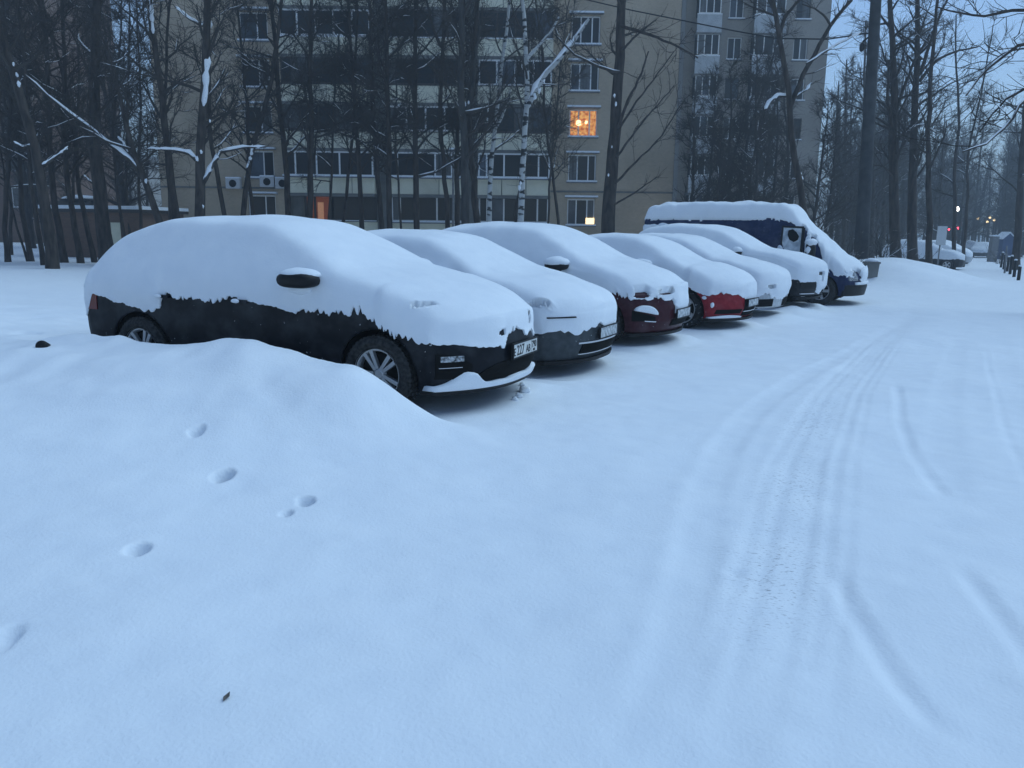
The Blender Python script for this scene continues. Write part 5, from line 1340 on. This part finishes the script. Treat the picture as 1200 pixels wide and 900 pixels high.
# bollards
for i, (px_, pb, pt, Y) in enumerate([(1194, 324, 312, 33), (1189, 319, 305, 36), (1184.5, 314, 300, 39.5), (1181, 311, 301, 43), (1177, 307, 298, 47), (1174, 304, 296, 51)]):
    B = at_y(px_, pb, Y); Tt = at_y(px_ + 1.5, pt, Y); g0 = gz(B[0], B[1]); B[2] = min(B[2], g0)
    bo = empty('bollard', tuple(B)); tag(bo, 'short black bollard in the line along the lane edge', 'bollard', 'bollards along the lane')
    d = Tt - B
    MB().tube([(-d[0] * .2, 0, -.3), tuple(d)], [.07, .065], 8).build('post', MT['dark'], bo, True)
    blob('snow_cap', (d[0], d[1], d[2] + .01), (.07, .07, .05), MT['snow'], bo, i)
P = on_ground(1179, 309, 41); tag(MB().tube([tuple(P - [0, 0, .3]), tuple(at_y(1180, 288, 41))], [.05, .04], 6).build('marker_post', MT['metal'], None), 'thin tall grey marker post among the black bollards', 'post')
# cabinet, kiosk
P = on_ground(1163, 298, 68); zt_ = float(at_y(1163, 277, 68)[2]) - P[2]
cb = empty('utility_cabinet', tuple(P)); tag(cb, 'plain grey upright cabinet at the end of the bollards', 'cabinet')
MB().box(-.27, .27, -.25, .25, -.6, zt_).build('casing', MT['metal'], cb); MB().box(-.3, .3, -.28, .28, zt_ + .002, zt_ + .12).build('snow_cap', MT['snow'], cb)
P = on_ground(1181, 290, 78); zt_ = float(at_y(1181, 275, 78)[2]) - P[2]
ks = empty('kiosk', tuple(P)); tag(ks, 'small blue kiosk with a snowy gable roof beyond the bollards', 'kiosk')
MB().box(-.9, .9, 0, 2, -.6, zt_).build('wall', MT['blue'], ks); ks.scale = (.6, .6, .8)
g = MB(); g.add([(-1.1, -.2, zt_), (1.1, -.2, zt_), (0, -.2, zt_ + .75), (-1.1, 2.2, zt_), (1.1, 2.2, zt_), (0, 2.2, zt_ + .75)], [(0, 1, 2), (5, 4, 3), (0, 2, 5, 3), (1, 4, 5, 2), (0, 3, 4, 1)]); rf = g.build('roof', MT['blue'], ks)
g = MB(); g.add([(-1.12, -.22, zt_ + .04), (0, -.22, zt_ + .8), (1.12, -.22, zt_ + .04), (-1.12, 2.2, zt_ + .04), (0, 2.2, zt_ + .8), (1.12, 2.2, zt_ + .04), (-1.12, -.22, zt_ + .16), (0, -.22, zt_ + .95), (1.12, -.22, zt_ + .16), (-1.12, 2.2, zt_ + .16), (0, 2.2, zt_ + .95), (1.12, 2.2, zt_ + .16)], [(6, 9, 10, 7), (7, 10, 11, 8), (0, 6, 7, 1), (1, 7, 8, 2), (0, 3, 9, 6), (2, 8, 11, 5)]); g.build('roof_snow', MT['snow'], rf)

# far parked cars
def far_car(label, paintm, px, py, Y, heading, seed, scale=1.0):
    sh = CarShape(4.28, .89, HATCH_T, HATCH_B)
    r = empty('parked_car', (0, 0, 0)); tag(r, label, 'car', 'cars parked along the far lane')
    make_body(sh, [(3.42, .31), (.77, .31)], .31, MT[paintm], r, .12)
    for wx in (3.42, .77):
        for s_ in (-1, 1): wheel(r, wx, s_ * .8, .31, .2, 'single', s_)
    make_snow(sh, r, [(0, .62), (4.28, .62)], [(-.9, .56), (.9, .56)], [(-.9, .6), (.9, .6)], dx=.09, nl=14, nu=14, ncap=16, seed=seed, smooth_it=4, top=.2)
    P = on_ground(px, py, Y)
    a = np.array([math.cos(heading), -math.sin(heading)]); o = P[:2] - a * 2.1
    r.location = (o[0], o[1], P[2]); r.rotation_euler = (0, 0, -heading)
    return r
far_car('snowed-over dark car facing up the middle of the far lane', 'grey', 1149, 298, 88, math.radians(125), 71)
far_car('dark red car with its nose out beside the narrow black trunk', 'burgundy', 1106, 306, 60, math.radians(80), 72)
far_car('snowy black car parked behind the narrow black trunk', 'black', 1080, 306, 46, math.radians(30), 73)
far_car('snow-covered grey car deep under the far trees', 'silver', 1098, 300, 56, math.radians(30), 74)
far_car('pale snow-heaped car at the far end past the lamp posts', 'silver', 1137, 290, 105, math.radians(35), 75)

# dark round pipe end poking from the bank, and a dead leaf
P = at_z(52.5, 427.5, .30)
zz = gz(P[0], P[1])
pe = empty('pipe_stub', (P[0], P[1], zz)); tag(pe, 'dark round pipe end poking out of the snow bank', 'pipe')
dirv = Vector((0.25, -.9, .35)).normalized()
mb = MB(); mb.lathe([(.001, -.05), (.036, -.05), (.048, -.035), (.05, 0), (.05, .09)], 16, 'y')
o = mb.build('pipe', MT['dark'], pe, True); o.rotation_euler = (math.radians(-20), 0, math.radians(15)); o.location = (0, 0, .0)
P = at_z(264, 806, .02)
lf = mesh('dead_leaf', [(-.008, 0, .004), (.006, .02, .010), (.010, .002, .006), (-.002, -.02, .003), (0, 0, -.001)], [(0, 4, 1), (1, 4, 2), (2, 4, 3), (3, 4, 0)], mat('dead_leaf', (.12, .11, .10), .9), None, False, (P[0], P[1], float(height(np.array([P[0]]), np.array([P[1]]))[0]) + .004))
tag(lf, 'tiny grey dead leaf lying on the smooth foreground snow', 'leaf')
lf.modifiers.new('thick', 'SOLIDIFY').thickness = .003
# loose clods of snow under the first bumper
for i, (px_, py_, s_) in enumerate([(614, 456, .05), (608, 462, .035), (603, 465, .03), (612, 449, .03)]):
    P = at_z(px_, py_, .03); tag(blob('snow_clod', (P[0], P[1], gz(P[0], P[1]) + s_ * .4), (s_, s_ * .9, s_ * .7), MT['snow'], None, i, amp=.3), 'small clod of snow fallen beneath the graphite bumper', 'snow clod', 'snow clods under the first bumper')
# dry shrubs on the bank
for i, (px_, py_, Y) in enumerate([(985, 292, 30), (996, 294, 29), (1035, 300, 32), (1172, 300, 60), (1186, 298, 66), (1068, 300, 33)]):
    rs = np.random.RandomState(300 + i); P = on_ground(px_, py_, Y); P[2] -= .05
    rt = empty('shrub', tuple(P)); tag(rt, 'low dry leafless shrub sticking out of the snow bank', 'shrub', 'dry shrubs on the banks')
    st = []; tw = []
    for k in range(22):
        a = rs.rand() * 6.28; b, r = branch(rs, np.array([rs.normal(0, .15), rs.normal(0, .15), -.1]), np.array([math.cos(a) * .6, math.sin(a) * .6, 1]), rs.uniform(.7, 1.5), .012, .006, 5, .15, 0); st.append((b, r))
        for j in range(4): tw.append(branch(rs, b[rs.randint(1, 5)], unit(b[-1] - b[0]) + rs.normal(0, .5, 3), rs.uniform(.2, .5), .008, .005, 3, .2, 0))
    V, F = tube_mesh(st, 4); mesh('stems', V, F, MT['twig'], rt); V, F = tube_mesh(tw, 3); tag(mesh('twigs', V, F, MT['twig'], rt), kind='stuff')
    sn = snow_on(rs, tw + st, .5)
    if sn: V, F = tube_mesh(sn, 4); tag(mesh('snow', V, F, MT['bsnow'], rt), kind='stuff')

# ------------------------------------------------------------------ haze
if True:
    hm = bpy.data.materials.new('haze'); hm.use_nodes = True; nt = hm.node_tree; nt.nodes.clear()
    out = nt.nodes.new('ShaderNodeOutputMaterial'); pv = nt.nodes.new('ShaderNodeVolumePrincipled')
    pv.inputs['Color'].default_value = (.75, .85, .95, 1); pv.inputs['Density'].default_value = .003; pv.inputs['Anisotropy'].default_value = .2
    nt.links.new(pv.outputs[0], out.inputs['Volume'])
    hz_ = MB().box(-450, 560, -80, 960, -4, 46).build('haze', hm); tag(hz_, kind='stuff')
